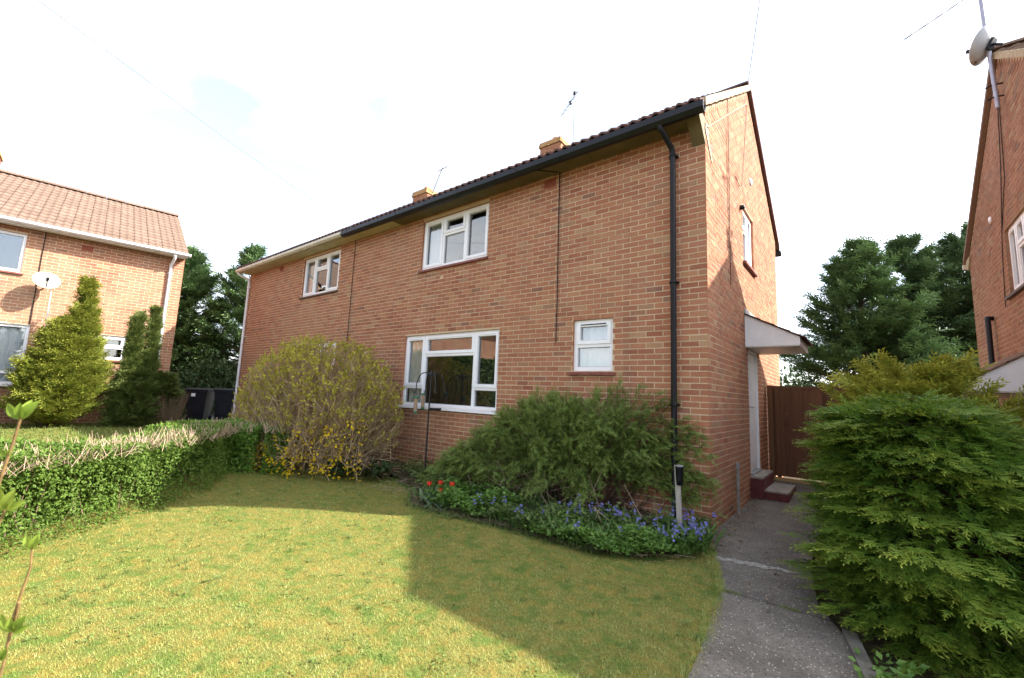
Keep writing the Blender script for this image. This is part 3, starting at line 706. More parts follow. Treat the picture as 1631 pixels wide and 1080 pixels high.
m.add([(.009, .0, 5.10), (.009, .09, 5.12), (.009, .16, 4.92), (.009, .32, 4.68), (.009, .27, 4.66), (.009, .06, 4.90), (.009, -.02, 5.0)], [(0, 1, 2, 3, 4, 5, 6)]); m.build('cement_smear', M_CEMENT, MAIN)
# air bricks, cables on the wall
for x in (-2.39, -11.92):
    a = MB(); a.box(x - .11, x + .11, -.006, .05, 4.86, 5.0)
    for i in range(7): a.box(x - .095 + i * .028, x - .08 + i * .028, -.009, -.0065, 4.875, 4.985)
    a.build('air_brick', M_VENT, MAIN)
for pts in ([(-8.0, -.02, 5.05), (-8.0, -.018, 4.0), (-7.99, -.02, 2.5), (-8.0, -.018, .4)], [(-2.20, -.02, 5.05), (-2.195, -.018, 4.1), (-2.18, -.02, 3.0), (-2.185, -.018, 2.31)],
            [(-2.9, -.43, 5.17), (-2.7, -.425, 5.045), (-2.45, -.31, 5.035), (-2.21, -.05, 5.047)], [(.012, 1.28, 6.3), (.012, 1.26, 5.3), (.012, 1.22, 4.3), (.012, 1.2, 3.2)],
            [(.012, 2.85, 7.0), (.012, 2.5, 6.0), (.012, 2.2, 5.15), (.012, 2.0, 5.05), (.012, 1.7, 5.1)]):
    m = MB(); m.tube(pts, .0075 if pts[0][0] < -1 else .0045, 6); m.build('wall_cable', M_CABLE, MAIN)
m = MB(lambda a, b, c: (.0 + c, 3.0 + a, 5.55 + b)); m.lathe([(.0, .03), (.055, .028), (.07, .012), (.07, .0)], 16); m.build('extractor_vent', M_UPVC, MAIN)
m = MB(lambda a, b, c: (.0 + c, 2.05 + a, 4.70 + b)); m.lathe([(.0, .07), (.03, .07), (.04, .05), (.04, .0)], 12); m.build('wall_lamp', M_BLACK, MAIN)
# chimneys and pots
def chimney(H, x, y, w, d, z0, z1, brick, mort, pots):
    m = MB(); m.box(x - w / 2 + .008, x + w / 2 - .008, y - d / 2 + .008, y + d / 2 - .008, z0, z1 - .01); ch = m.build('chimney', mort, H)
    k = MB(); r = 0; z = z0
    while z < z1 - .16:
        off = .11 if r % 2 else 0
        for (ax, L, o) in (('x', w, d / 2), ('y', d, w / 2)):
            t = -L / 2 - off
            while t < L / 2:
                a, b = max(t, -L / 2), min(t + .215, L / 2); t += .225
                if b - a < .03: continue
                for sg in (-1, 1):
                    q = sorted((sg * o, sg * (o - .04)))
                    if ax == 'x': k.box(x + a, x + b, y + q[0], y + q[1], z, z + .065, random.random())
                    else: k.box(x + q[0], x + q[1], y + a * .98, y + b * .98, z + .0005, z + .0645, random.random())
        z += .075; r += 1
    k.build('brickwork', brick, ch, kind='stuff')
    c = MB(); c.box(x - w / 2 - .03, x + w / 2 + .03, y - d / 2 - .03, y + d / 2 + .03, z, z + .07); c.box(x - w / 2 - .015, x + w / 2 + .015, y - d / 2 - .015, y + d / 2 + .015, z + .071, z1); c.build('chimney_cap', simple('chimney_cap_stone', (.40, .24, .11), .9, .1, .15, 10), ch)
    for px in pots:
        p = MB(); p.lathe([(.12, 0), (.11, .10), (.10, .13), (.075, .14), (.07, .05)], 14, (px, y, z1)); p.build('chimney_pot', M_POT, ch)
    return ch
chimney(MAIN, -9.21, 2.95, .66, .42, 7.1, 7.78, M_BRICK, M_MORTAR, (-9.1,))
chimney(MAIN, -4.30, 2.95, .58, .42, 7.1, 7.75, M_BRICK, M_MORTAR, (-4.25,))
# side door, canopy, steps
dr = MB(); y0, y1, z0, z1 = DOOR; X0 = -.09
dr.box(X0, X0 + .05, y0 + .05, y1 - .05, z0 + .02, z1 - .06)
for (a, b) in ((.10, .85), (1.0, 1.75)): dr.box(X0 + .051, X0 + .062, y0 + .16, y1 - .16, z0 + a, z0 + b)
door = dr.build('door', M_PAINTW, MAIN)
fr = MB(); fr.box(-.10, -.006, y0, y0 + .05, z0, z1); fr.box(-.10, -.006, y1 - .05, y1, z0, z1); fr.box(-.10, -.006, y0 + .05, y1 - .05, z1 - .06, z1); fr.build('door_frame', M_UPVC, door)
hd = MB(); hd.box(-.028, -.016, y0 + .09, y0 + .125, 1.28, 1.52); hd.tube([(-.02, y0 + .107, 1.45), (.035, y0 + .107, 1.45), (.035, y0 + .23, 1.45)], .009, 6); hd.build('door_handle', M_METAL, door)
def canopy(H, xw, sgn, y0, y1, zb, out, zt_wall, zt_out, tilem):
    X = lambda t: xw + sgn * t
    m = MB(); m.prism([(X(.002), zb), (X(out), zb), (X(out), zt_out), (X(.002), zt_wall)], 'b', y0, y1)
    cn = m.build('canopy', M_PAINTW, H)
    s = MB(); s.prism([(X(.01), zb - .014), (X(out - .01), zb - .014), (X(out - .01), zb - .002), (X(.01), zb - .002)], 'b', y0 + .01, y1 - .01); s.build('canopy_soffit', M_UPVC_OLD, cn)
    n = 4
    for i in range(n):
        t0 = out + .05 - (out + .05) * i / n; t1 = out + .05 - (out + .05) * (i + 1) / n; zf = lambda t: zt_wall + (zt_out - zt_wall) * t / out
        r = MB(); r.prism([(X(t0 + .03), zf(t0 + .03) + .012), (X(t0 + .03), zf(t0 + .03) + .034), (X(max(t1, .003)), zf(t1) + .022), (X(max(t1, .003)), zf(t1) + .006)], 'b', y0 - .035, y1 + .035); r.build('canopy_tile_course', tilem, cn)
    return cn
canopy(MAIN, 0, 1, 2.175, 3.40, 2.41, .74, 2.93, 2.535, M_TILE)
m = MB(); m.box(.004, .02, 2.17, 3.42, 2.945, 3.03); m.build('canopy_flashing', M_DISH, MAIN)
st = MB(); st.box(.004, .18, 2.30, 3.28, -.1, .355); sp = st.build('door_step', M_STEPRED, MAIN)
t = MB(); t.box(.004, .176, 2.305, 3.275, .356, .385); t.build('step_tread', M_CONC, sp)
st = MB(); st.box(.182, .50, 2.36, 3.30, -.1, .165); sp = st.build('door_step', M_STEPRED, MAIN)
t = MB(); t.box(.182, .496, 2.365, 3.295, .166, .19); t.build('step_tread', M_CONC, sp)
m = MB(); m.box(-.07, .03, 2.38, 3.2, .386, .41); m.build('door_threshold', M_METAL, MAIN)
# grey service pipe standing against the side wall
g = thing('service_pipe', (.05, 1.17, 0), 'short grey pipe standing against the sunlit gable wall beside the path', 'pipe')
m = MB(); m.tube([(0, 0, .0), (0, 0, .62)], .022, 10); m.build('pipe', M_CONC, g)
m = MB(); m.tube([(0, 0, .62), (0, 0, .69)], .027, 10); m.build('pipe_cap', M_METAL, g)

# ---- neighbour on the left
UA = (-5.35, -3.07, 3.90, 4.83); LA = (-5.35, -2.76, 1.25, 2.66); SA = (-1.72, -1.0, 1.975, 2.60)
def pick_A(P):
    d = np.linalg.norm(P - CAM, axis=1); return np.where((P[:, 0] > -14.3) & (P[:, 2] > 2.2) & (P[:, 2] < 4.8) & (P[:, 1] > -5.4) & (P[:, 1] < -1.5), 1 / d, -1)
LEFT, lwall, lroof = house('neighbour_house', (-13.77, -1.913, 0), R(83.1), 'sunlit orange brick house with light brown tiled roof at the left edge', -12, 0, 6.4, 4.98,
    {'right': []}, [UA, LA, SA], (M_BRICK_A, M_MORTAR_A, M_TILE_A), pick_A, lambda x, y, z, i, j: (20 + x if x > -5.2 else -1), ridge_z=7.15, eave_y=-.32, eave_z=5.08, verge=.03, roll=.017)
make_window(LEFT, FRONT, UA, [(0, .42, 0, 1, 'fixed'), (.42, 1, 0, 1, 'fixed')], (M_SILL, .05, .06, .05), [(.45, .66, M_CURTPINK, -.14), (.0, .3, M_CURTPINK, -.14)])
make_window(LEFT, FRONT, LA, [(0, .55, .2, 1, 'fixed'), (0, .55, 0, .2, 'fixed'), (.55, 1, .2, 1, 'fixed'), (.55, 1, 0, .2, 'fixed')], (M_UPVC, .06, .045, .05), [(.0, .98, M_NET, -.125)])
make_window(LEFT, FRONT, SA, [(0, 1, .5, 1, 'opening'), (0, 1, 0, .5, 'fixed')], (M_SILL, .05, .06, .05), [])
s = MB(); s.box(-12, .0, -.30, -.002, 4.985, 4.998); s.build('soffit_board', M_PAINTW, LEFT)
s = MB(); s.box(-12, .02, -.318, -.302, 4.96, 5.085); s.build('fascia', M_UPVC, LEFT)
gutter(LEFT, -12, .08, -.32, 5.07, M_WHITEPIPE, .115, .075)
downpipe(LEFT, [(-.27, -.37, 4.99), (-.27, -.37, 4.93), (-.275, -.30, 4.87), (-.30, -.10, 4.74), (-.30, -.065, 4.66), (-.30, -.065, .0)], .036, M_WHITEPIPE, [(-.30, -.065, z) for z in (4.5, 3.0)])
a = MB(); a.box(-2.13, -1.91, -.006, .05, 4.70, 4.84); a.build('air_brick', M_VENT, LEFT)
m = MB(); m.tube([(-2.78, -.015, 4.97), (-2.78, -.015, 2.7)], .010, 6); m.build('wall_cable', M_CABLE, LEFT)
chimney(LEFT, -4.55, 3.2, .9, .5, 6.8, 7.66, M_BRICK_A, M_MORTAR_A, (-4.5,))

# ---- neighbour on the right
def pick_B(P):
    d = np.linalg.norm(P - CAM, axis=1); return np.where((P[:, 0] < 3.4) & (P[:, 2] > 1.9) & (P[:, 1] > 2.6) & (P[:, 2] < 6.6), 1 / d, -1)
BW = (2.75, 4.0, 3.83, 4.86); BD = (3.2, 4.22, .4, 2.28)
RIGHTH, rwall, rroof = house('neighbour_house', (3.3, .3, -.5), 0, 'brown brick neighbour house cut by the right edge with aerial and dish on its gable', 0, 7.5, 6.75, 5.0,
    {'left': [BW, BD]}, [], (M_BRICK_B, M_MORTAR_B, M_TILE_B), pick_B, lambda x, y, z, i, j: (2 if i < 3 else -1), ridge_z=7.50, eave_y=-.25, eave_z=5.14, base=-.3)
LEFTW = lambda a, b, c: (-b, a, c)
make_window(RIGHTH, LEFTW, BW, [(0, .34, 0, 1, 'opening'), (.34, .66, .62, 1, 'opening'), (.34, .66, 0, .62, 'fixed'), (.66, 1, 0, 1, 'opening')], (M_SILL_BR, .05, .062, .10), [])
gutter(RIGHTH, -.06, 7.5, -.252, 5.13, M_CREAM, .11, .09)
fb = MB(); fb.box(0, 7.5, -.25, -.236, 5.02, 5.14); fb.build('fascia', M_CREAM, RIGHTH)
m = MB(); m.box(-.06, 7.5, 7.0, 7.11, 5.02, 5.12); m.build('rear_gutter', M_CREAM, RIGHTH)
m = MB(); m.add([(-.03, 6.75, 4.92), (.1, 6.75, 4.92), (.1, 7.0, 5.02), (-.03, 7.0, 5.02), (-.03, 6.50, 5.16), (.1, 6.50, 5.16), (.1, 7.0, 5.14), (-.03, 7.0, 5.14)],
             [(0, 1, 2, 3), (4, 5, 6, 7), (0, 1, 5, 4), (1, 2, 6, 5), (2, 3, 7, 6), (3, 0, 4, 7)]); m.build('eaves_corbel', M_CEMENT, RIGHTH)
gB = (7.50 - 5.14) / (3.375 + .25)
m = MB()
for (ya, yb) in ((-.2, 3.36), (3.39, 6.95)):
    f = lambda y: 5.14 + gB * ((y if y < 3.375 else 6.75 - y) + .25)
    m.cur = 0 if ya < 0 else 1
    m.add([(-.066, ya, f(ya) - .08), (-.003, ya, f(ya) - .08), (-.003, yb, f(yb) - .08), (-.066, yb, f(yb) - .08), (-.066, ya, f(ya) + .03), (-.003, ya, f(ya) + .03), (-.003, yb, f(yb) + .03), (-.066, yb, f(yb) + .03)],
          [(0, 1, 2, 3), (4, 5, 6, 7), (0, 1, 5, 4), (1, 2, 6, 5), (2, 3, 7, 6), (3, 0, 4, 7)])
m.build('verge_bedding', [M_CEMENT, M_TILE_B], RIGHTH)
for pts in ([(-.012, 3.5, 7.0), (-.012, 3.75, 5.8), (-.012, 4.15, 4.6), (-.012, 4.3, 3.7)], [(-.012, 3.45, 6.9), (-.012, 3.6, 5.6), (-.012, 4.02, 4.92)]):
    m = MB(); m.tube(pts, .006, 6); m.build('wall_cable', M_CABLE, RIGHTH)
m = MB(); m.tube([(-.0, 5.22, 3.66), (-.06, 5.20, 3.665), (-.085, 5.15, 3.66), (-.085, 5.13, 3.62), (-.085, 5.13, .5)], .038, 10); o = m.build('waste_pipe', M_BLACK, RIGHTH)
canopy(RIGHTH, 0, -1, 2.15, 4.45, 2.28, .80, 2.90, 2.40, M_TILE_B)
d = MB(); d.box(.05, .09, 3.25, 4.17, .42, 2.24); dd = d.build('door', M_PAINTW, RIGHTH)
d = MB(); d.box(-.004, .10, 3.2, 3.25, .4, 2.28); d.box(-.004, .10, 4.17, 4.22, .4, 2.28); d.box(-.004, .10, 3.25, 4.17, 2.24, 2.28); d.build('door_frame', M_UPVC, dd)
m = MB(lambda a, b, c: (-c, 4.75 + a, 5.3 + b)); m.lathe([(0, .02), (.05, .018), (.06, 0)], 10); m.build('wall_vent', M_UPVC, RIGHTH)

# ---- house across the close (seen in the panes only)
OPP, _, _ = house('opposite_house', (-9, -19, 0), R(180), 'plain red brick house across the close reflected in the windows', -10, 0, 6, 5.0, {}, [(-3.6, -2, 3.9, 4.9), (-8, -6.4, 3.9, 4.9), (-4, -2, 1.2, 2.6)],
    (M_BRICK_A, M_MORTAR_A, M_TILE_A), lambda P: np.full(len(P), -1.0), lambda *a: -1)
for rct in ((-3.6, -2, 3.9, 4.9), (-8, -6.4, 3.9, 4.9), (-4, -2, 1.2, 2.6)): make_window(OPP, FRONT, rct, [(0, .5, 0, 1, 'fixed'), (.5, 1, 0, 1, 'fixed')], (M_SILL, .05, .06, .05))

# ------------------------------------------------------------------ gate, fences, bins, small things
def board_gate(name, p0, p1, z0, z1, nb, mat, label, cat, posts=(True, False), rail=True, mpost=None):
    """vertical boards from p0 to p1 (xy), each board a part"""
    dx, dy = p1[0] - p0[0], p1[1] - p0[1]; L = math.hypot(dx, dy); ux, uy = dx / L, dy / L
    t = thing(name, (p0[0], p0[1], z0), label, cat, None, math.atan2(dy, dx)); w = L / nb
    for i in range(nb):
        m = MB(); o = (i % 2) * .0012; m.add([(i * w, -.004 + o, .02), (i * w + w + .006, -.014 + o, .02), (i * w + w + .006, .006 + o, .02), (i * w, .006 + o, .02), (i * w, -.004 + o, z1 - z0 - .03), (i * w + w + .006, -.014 + o, z1 - z0 - .03), (i * w + w + .006, .006 + o, z1 - z0 - .03), (i * w, .006 + o, z1 - z0 - .03)], [(0, 1, 2, 3), (4, 5, 6, 7), (0, 1, 5, 4), (1, 2, 6, 5), (2, 3, 7, 6), (3, 0, 4, 7)]); m.build('board', mat, t); continue
        m.box(i * w + .003, (i + 1) * w - .003, -.012 + o, .006 + o, .02, z1 - z0 - .03 + random.uniform(-.004, .004)); m.build('board', mat, t)
    for zz in (.25, z1 - z0 - .35):
        m = MB(); m.box(.01, L - .01, .008, .045, zz, zz + .09); m.build('rail', mat, t)
    if rail: m = MB(); m.box(-.02, L + .02, -.022, .03, z1 - z0 - .028, z1 - z0 + .012); m.build('capping_rail', mat, t)
    if posts[0]: m = MB(); m.box(-.09, -.001, -.05, .04, -.1, z1 - z0 + .02); m.build('post', mpost or mat, t)
    if posts[1]: m = MB(); m.box(L + .012, L + .09, -.05, .04, -.1, z1 - z0 + .02); m.build('post', mpost or mat, t)
    return t
g = board_gate('wooden_gate', (.115, 4.0), (1.16, 4.02), .20, 1.85, 7, M_GATE, 'tall brown boarded gate closing the path beside the house wall', 'gate', (True, True), True, M_POST)
m = MB(); m.box(.035, .10, -.062, -.014, -.05, 1.66); m.build('edge_batten', M_POST, g)
m = MB(); m.tube([(.2, -.03, .95), (.2, -.06, .95), (.2, -.06, 1.07), (.2, -.03, 1.07)], .008, 6); m.build('gate_handle', M_DARKMETAL, g)
for i in range(7):
    m = MB(); m.lathe([(0, .006), (.008, .004), (.008, 0)], 6); 
    o = m.build('nail', M_METAL, g); o.location = (.07 + i * .15, -.014, .75 + .4 * (i % 2)); o.rotation_euler = (R(90), 0, 0)
t = tag(MB().box(.10, 1.16, 3.90, 3.955, .09, .20).build('threshold_board', M_NEWWOOD), 'pale new timber board on edge under the brown gate', 'board')
board_gate('wooden_gate', (1.9, 5.47), (3.24, 5.47), -.5, 1.36, 9, M_DARKFENCE, 'dark boarded gate beside the right neighbour, mostly behind the conifer bush', 'gate', (False, True))
board_gate('wooden_fence', (-14.56, .16), (-14.24, .16), .2, 1.92, 3, M_GATE, 'narrow red-brown fence panel by the white downpipe at the far house corner', 'fence', (False, False))

def wheelie_bin(loc, rz, label, sticker):
    t = thing('wheelie_bin', loc, label, 'bin', 'bins in the gap between the houses', rz); b = MB()
    def ring(w, d, z): return [(-w, -d, z), (w, -d, z), (w, d, z), (-w, d, z)]
    b.add(ring(.22, .25, .06) + ring(.285, .33, .93) + ring(.305, .35, .935) + ring(.305, .35, .985), [(0, 1, 5, 4), (1, 2, 6, 5), (2, 3, 7, 6), (3, 0, 4, 7), (4, 5, 9, 8), (5, 6, 10, 9), (6, 7, 11, 10), (7, 4, 8, 11), (8, 9, 13, 12), (9, 10, 14, 13), (10, 11, 15, 14), (11, 8, 12, 15), (0, 3, 2, 1)])
    b.box(-.12, .12, -.30, -.275, .25, .7); b.build('body', M_BIN, t)
    l = MB(); l.add(ring(.315, .37, .99) + ring(.315, .37, 1.02) + ring(.26, .31, 1.06), [(0, 1, 5, 4), (1, 2, 6, 5), (2, 3, 7, 6), (3, 0, 4, 7), (4, 5, 9, 8), (5, 6, 10, 9), (6, 7, 11, 10), (7, 4, 8, 11), (8, 9, 10, 11), (0, 3, 2, 1)]); l.build('lid', M_BIN, t)
    h = MB(); h.tube([(-.24, .37, .98), (-.24, .43, 1.0), (.24, .43, 1.0), (.24, .37, .98)], .016, 8); h.build('handle', M_BIN, t)
    for sx in (-.26, .26):
        w = MB(lambda a, b_, c, sx=sx: (sx + c, .30 + a, .10 + b_)); w.lathe([(0, -.03), (.10, -.03), (.10, .03), (0, .03)], 14); w.build('wheel', M_BLACK, t)
    if sticker: s = MB(); s.box(-.13, -.03, -.352, -.3515 + .05, .80, .90); s.build('white_sticker', M_UPVC, t)
    return t
wheelie_bin((-14.98, -.72, .24), R(52), 'dark wheelie bin with a white sticker, left of the bins in the gap', True)
wheelie_bin((-14.50, -.10, .26), R(48), 'dark wheelie bin nearest the fence panel and white downpipe', False)

# solar light on a weathered stake
t = thing('solar_light', (-.145, -.62, 0), 'solar garden light clipped to a grey wooden stake at the house corner', 'garden light')
m = MB(); m.add([(-.026, -.014, -.2), (.026, -.014, -.2), (.026, .014, -.2), (-.026, .014, -.2), (-.068, -.013, .80), (-.016, -.013, .81), (-.016, .015, .81), (-.068, .015, .80)],
                [(0, 1, 5, 4), (1, 2, 6, 5), (2, 3, 7, 6), (3, 0, 4, 7), (4, 5, 6, 7)]); m.build('stake', M_GREYWOOD, t)
m = MB(); m.lathe([(.0, .60), (.028, .60), (.034, .66), (.040, .77), (.043, .775), (.043, .795), (.038, .80)], 18, (-.005, -.035, 0)); o = m.build('lamp_body', M_BLACK, t)
m = MB(); m.lathe([(.034, .797), (.043, .797), (.045, .805), (.036, .809)], 18, (-.005, -.035, 0)); m.build('rim', M_METAL, t)
m = MB(); m.box(-.027, .017, -.057, -.013, .798, .806); m.build('solar_panel', simple('blue_solar_cell', (.08, .1, .16), .25, .5, .1, 30), t)

# bird feeder pole
FPX, FPY = -4.62, -.32
t = thing('bird_feeder_pole', (FPX, FPY, 0), 'black iron bird feeder pole with curled hooks in front of the big window', 'bird feeder pole')
m = MB(); m.tube([(0, 0, -.1), (0, 0, 1.80)], .014, 8); m.lathe([(.014, 1.74), (.018, 1.76), (.018, 1.83), (.008, 1.86), (0, 1.875)], 8); m.build('pole', M_DARKMETAL, t)
for a in (R(155), R(-25), R(70), R(250)):
    c, s = math.cos(a), math.sin(a); L = .30 if a in (R(155), R(-25)) else .26
    pts = []
    for k in range(15):
        th = math.pi * (1 - k / 11.0) if k < 12 else None
        if k < 12: r = L / 2; pts.append((c * (r + r * math.cos(th)), s * (r + r * math.cos(th)), 1.66 + (.18) * math.sin(th) - .09 * (k / 11.0) ** 2))
    e = pts[-1]; pts += [(e[0], e[1], e[2] - .08), (e[0] + c * .02, e[1] + s * .02, e[2] - .115), (e[0] + c * .055, e[1] + s * .055, e[2] - .10), (e[0] + c * .06, e[1] + s * .06, e[2] - .07)]
    m = MB(); m.tube(pts, .0095, 6); m.build('hook_arm', M_DARKMETAL, t)
m = MB(); m.tube([(0, 0, 1.18), (.12, -.02, 1.175), (.16, -.03, 1.18)], .006, 6); m.tube([(0, 0, 1.34), (.12, .03, 1.34)], .005, 6); m.build('side_arm', M_DARKMETAL, t)
ty = thing('feeder_tray', (FPX + .20, FPY - .03, 1.17), 'small dark mesh seed tray held on the feeder pole', 'feeder tray')
m = MB(); m.lathe([(.0, 0), (.095, .0), (.115, .035), (.108, .035), (.09, .008), (0, .006)], 16); m.build('dish', M_DARKMETAL, ty)
m = MB(); m.lathe([(.0, .022), (.09, .022), (.09, .012)], 12); m.build('seed', M_PEANUT, ty)
def feeder(x, y, z, label):
    f = thing('peanut_feeder', (x, y, z), label, 'bird feeder', 'peanut feeders hanging from the pole')
    m = MB(); m.lathe([(.0, 0), (.036, 0), (.036, .03), (.030, .035)], 12); m.build('base_cup', M_GREEN, f)
    m = MB(); m.lathe([(.030, .035), (.031, .26)], 12)
    m.build('nut_filled_tube', M_PEANUT, f)
    m = MB()
    for k in range(10): a = 2 * math.pi * k / 10; m.tube([(.032 * math.cos(a), .032 * math.sin(a), .03), (.032 * math.cos(a), .032 * math.sin(a), .265)], .0018, 4, False)
    m.build('wire_mesh', M_METAL, f)
    m = MB(); m.lathe([(.036, .26), (.045, .265), (.040, .285), (.0, .30)], 12); m.build('cap', M_GREEN, f)
    m = MB(); m.tube([(0, 0, .30), (0, 0, .37)], .003, 5); m.build('hanging_loop', M_DARKMETAL, f)
feeder(FPX - .315, FPY + .12, 1.16, 'peanut feeder with green caps hanging furthest left on the pole')
feeder(FPX - .13, FPY - .20, 1.10, 'peanut feeder with green caps hanging close beside the pole')

# aerials and dishes
def yagi(t, boom0, boom1, up, n, el, mat):
    b0, b1, up = Vector(boom0), Vector(boom1), Vector(up).normalized(); m = MB(); m.tube([b0, b1], .012, 6); m.build('boom', mat, t)
    ax = (b1 - b0).cross(up).normalized()
    for i in range(n):
        p = b0.lerp(b1, (i + .2) / n); m = MB(); m.tube([p - ax * el * (.7 + .3 * i / n), p + ax * el * (.7 + .3 * i / n)], .005, 5); m.build('element', mat, t)
t = thing('tv_aerial', (-3.75, 2.95, 7.42), 'thin tv aerial mast beside the near chimney of the brick pair', 'tv aerial')
m = MB(); m.tube([(0, 0, -.05), (0, 0, 1.53)], .016, 8); m.build('mast', M_METAL, t)
m = MB(); m.box(-.03, .03, -.03, .03, 1.44, 1.52); m.build('clamp', M_BLACK, t)
yagi(t, (.06, .02, 1.52), (-.30, -.12, .92), (0, 1, .3), 7, .10, M_METAL)
m = MB(); m.box(-.135, -.075, -.05, .0, 1.22, 1.30); m.build('dipole_box', M_BLACK, t)
t = thing('tv_aerial', (-8.95, 2.95, 7.80), 'leaning tv aerial mast on the far chimney of the brick pair', 'tv aerial')
m = MB(); m.tube([(0, 0, -.3), (.50, 0, .60)], .016, 8); m.build('mast', M_METAL, t)
yagi(t, (.36, -.05, .50), (.62, .1, .66), (0, 0, 1), 4, .11, M_METAL)
t = thing('tv_aerial', (3.22, 3.55, 6.2), 'tall lilac-grey aerial mast on the gable of the right neighbour', 'tv aerial')
M_BOOM = simple('dull_blue_grey_metal', (.07, .08, .10), .5, .3, .1, 12)
M_MAST = simple('lilac_grey_metal', (.36, .36, .43), .45, .4, .06, 12, metal=.4)
m = MB(); m.tube([(.01, .0, -.15), (-.05, -.06, 1.2), (-.09, -.10, 2.6)], .026, 10); m.build('mast', M_MAST, t)
for zz in (.02, .22):
    m = MB(); m.tube([(.085, 0, zz), (-.03, -.0, zz + .01), (-.10, -.02, zz - .03)], .012, 6); m.build('bracket', M_BLACK, t)
yagi(t, (-1.04, -1.06, .76), (-.10, -.12, 1.78), (0, 0, 1), 5, .10, M_BOOM)
def dish(name, loc, face, r, label, mat, arm_mat, depth=.09):
    t = thing(name, loc, label, 'satellite dish'); q = Vector(face).to_track_quat('Z', 'Y'); mp = lambda a, b, c: tuple(q @ Vector((a, b, c)))
    d = MB(mp); d.lathe([(.0, 0), (r * .35, depth * .12), (r * .7, depth * .5), (r, depth), (r * 1.02, depth - .008), (r * .7, depth * .5 - .012), (r * .35, depth * .12 - .012), (0, -.012)], 26); d.build('reflector', mat, t)
    a = MB(mp); a.tube([(0, -r * .9, depth * .6), (0, -r * .55, r * .55), (0, -r * .25, r * .72)], .013, 6); a.build('feed_arm', arm_mat, t)
    l = MB(lambda a_, b_, c_: mp(a_, -r * .22 + b_, r * .70 + c_)); l.lathe([(0, -.03), (.032, -.03), (.03, .06), (0, .07)], 10); l.build('receiver', arm_mat, t)
    b = MB(mp); b.box(-.06, .06, -.08, .08, -.05, -.013); b.tube([(0, 0, -.04), (0, -.02, -.16)], .02, 8); b.build('mount', M_BLACK, t)
    return t
dish('satellite_dish', (3.19, 3.47, 7.05), (-.70, .35, .42), .265, 'grey satellite dish seen from behind on the right aerial mast', M_DISH, M_BLACK)
d = dish('satellite_dish', (-13.74, -4.56, 3.70), (.86, .05, .52), .24, 'cream satellite dish on the sunlit left house wall', M_DISHY, M_BLACK)
m = MB(); m.tube([(-.10, 0, -.05), (-.36, .0, -.12)], .018, 8); m.build('wall_arm', M_METAL, d)
m = MB(); m.tube([(-.05, .12, -.12), (-.04, .13, -.9), (-.18, .14, -2.2), (-.36, .14, -3.0)], .011, 6); m.build('white_cable', M_WHITEPIPE, d)

def wire(pts, r, label):
    m = MB(); m.tube(pts, r, 5); o = m.build('overhead_wire', M_WIRE); return tag(o, label, 'overhead wire', 'overhead wires')
WIRE_PTS = {}

# ------------------------------------------------------------------ vegetation
def branchy(loc, h, prof, nb, per, size, elev=(.05, .45), curl=.25, zmin=.03, start=.12, lean=(0, 0), seed=0, side=.75, flat=.35, topup=0.0):
    """sprays set along branches: returns origins, axes, normals, sizes, branch segments"""
    g = np.random.default_rng(seed); loc = np.array(loc, float)
    zs = np.linspace(zmin, 1, 200); w = np.array([prof(z) for z in zs]) + .45; w /= w.sum()
    t = g.choice(zs, nb, p=w) + g.normal(size=nb) * .01; t = np.clip(t, zmin, 1.0)
    phi = g.random(nb) * 2 * np.pi; ln = np.array([prof(x) for x in t]) * (.72 + .42 * g.random(nb))
    el = elev[0] + (elev[1] - elev[0]) * (t * .7 + .3 * g.random(nb)) + topup * np.clip(t - .55, 0, 1) ** 2 * 5
    out = np.stack([np.cos(phi), np.sin(phi), np.zeros(nb)], 1); tang = np.stack([-np.sin(phi), np.cos(phi), np.zeros(nb)], 1)
    base = loc + np.stack([lean[0] * t, lean[1] * t, t * h], 1)
    bi = np.repeat(np.arange(nb), per); s = start + (1 - start) * np.sqrt(g.random(nb * per))
    L = ln[bi]; o = out[bi]; e = el[bi]
    P = base[bi] + o * (L * s * np.cos(e))[:, None] + np.array([0, 0, 1.]) * (L * (s * np.sin(e) + curl * s * s * .5))[:, None]
    P += tang[bi] * (g.normal(size=nb * per) * .13 * L * s)[:, None] + np.array([0, 0, 1.]) * (g.normal(size=nb * per) * .035 * L)[:, None]
    X = o * np.cos(e)[:, None] + np.array([0, 0, 1.]) * (np.sin(e) + curl * s)[:, None] + tang[bi] * (g.normal(size=nb * per) * side)[:, None] + g.normal(size=(nb * per, 3)) * .15
    N = np.array([0, 0, 1.]) + o * .1 + g.normal(size=(nb * per, 3)) * flat
    S = size * (.65 + .7 * g.random(nb * per)); P[:, 2] = np.maximum(P[:, 2], loc[2] + .02)
    seg0 = base; seg1 = base + out * (ln * .8 * np.cos(el))[:, None] + np.array([0, 0, 1.]) * (ln * .8 * np.sin(el))[:, None]
    rb = np.clip(g.random(nb)[bi] * .6 + .4 * g.random(nb * per), 0, 1)
    return P, X, N, S, seg0, seg1, rb

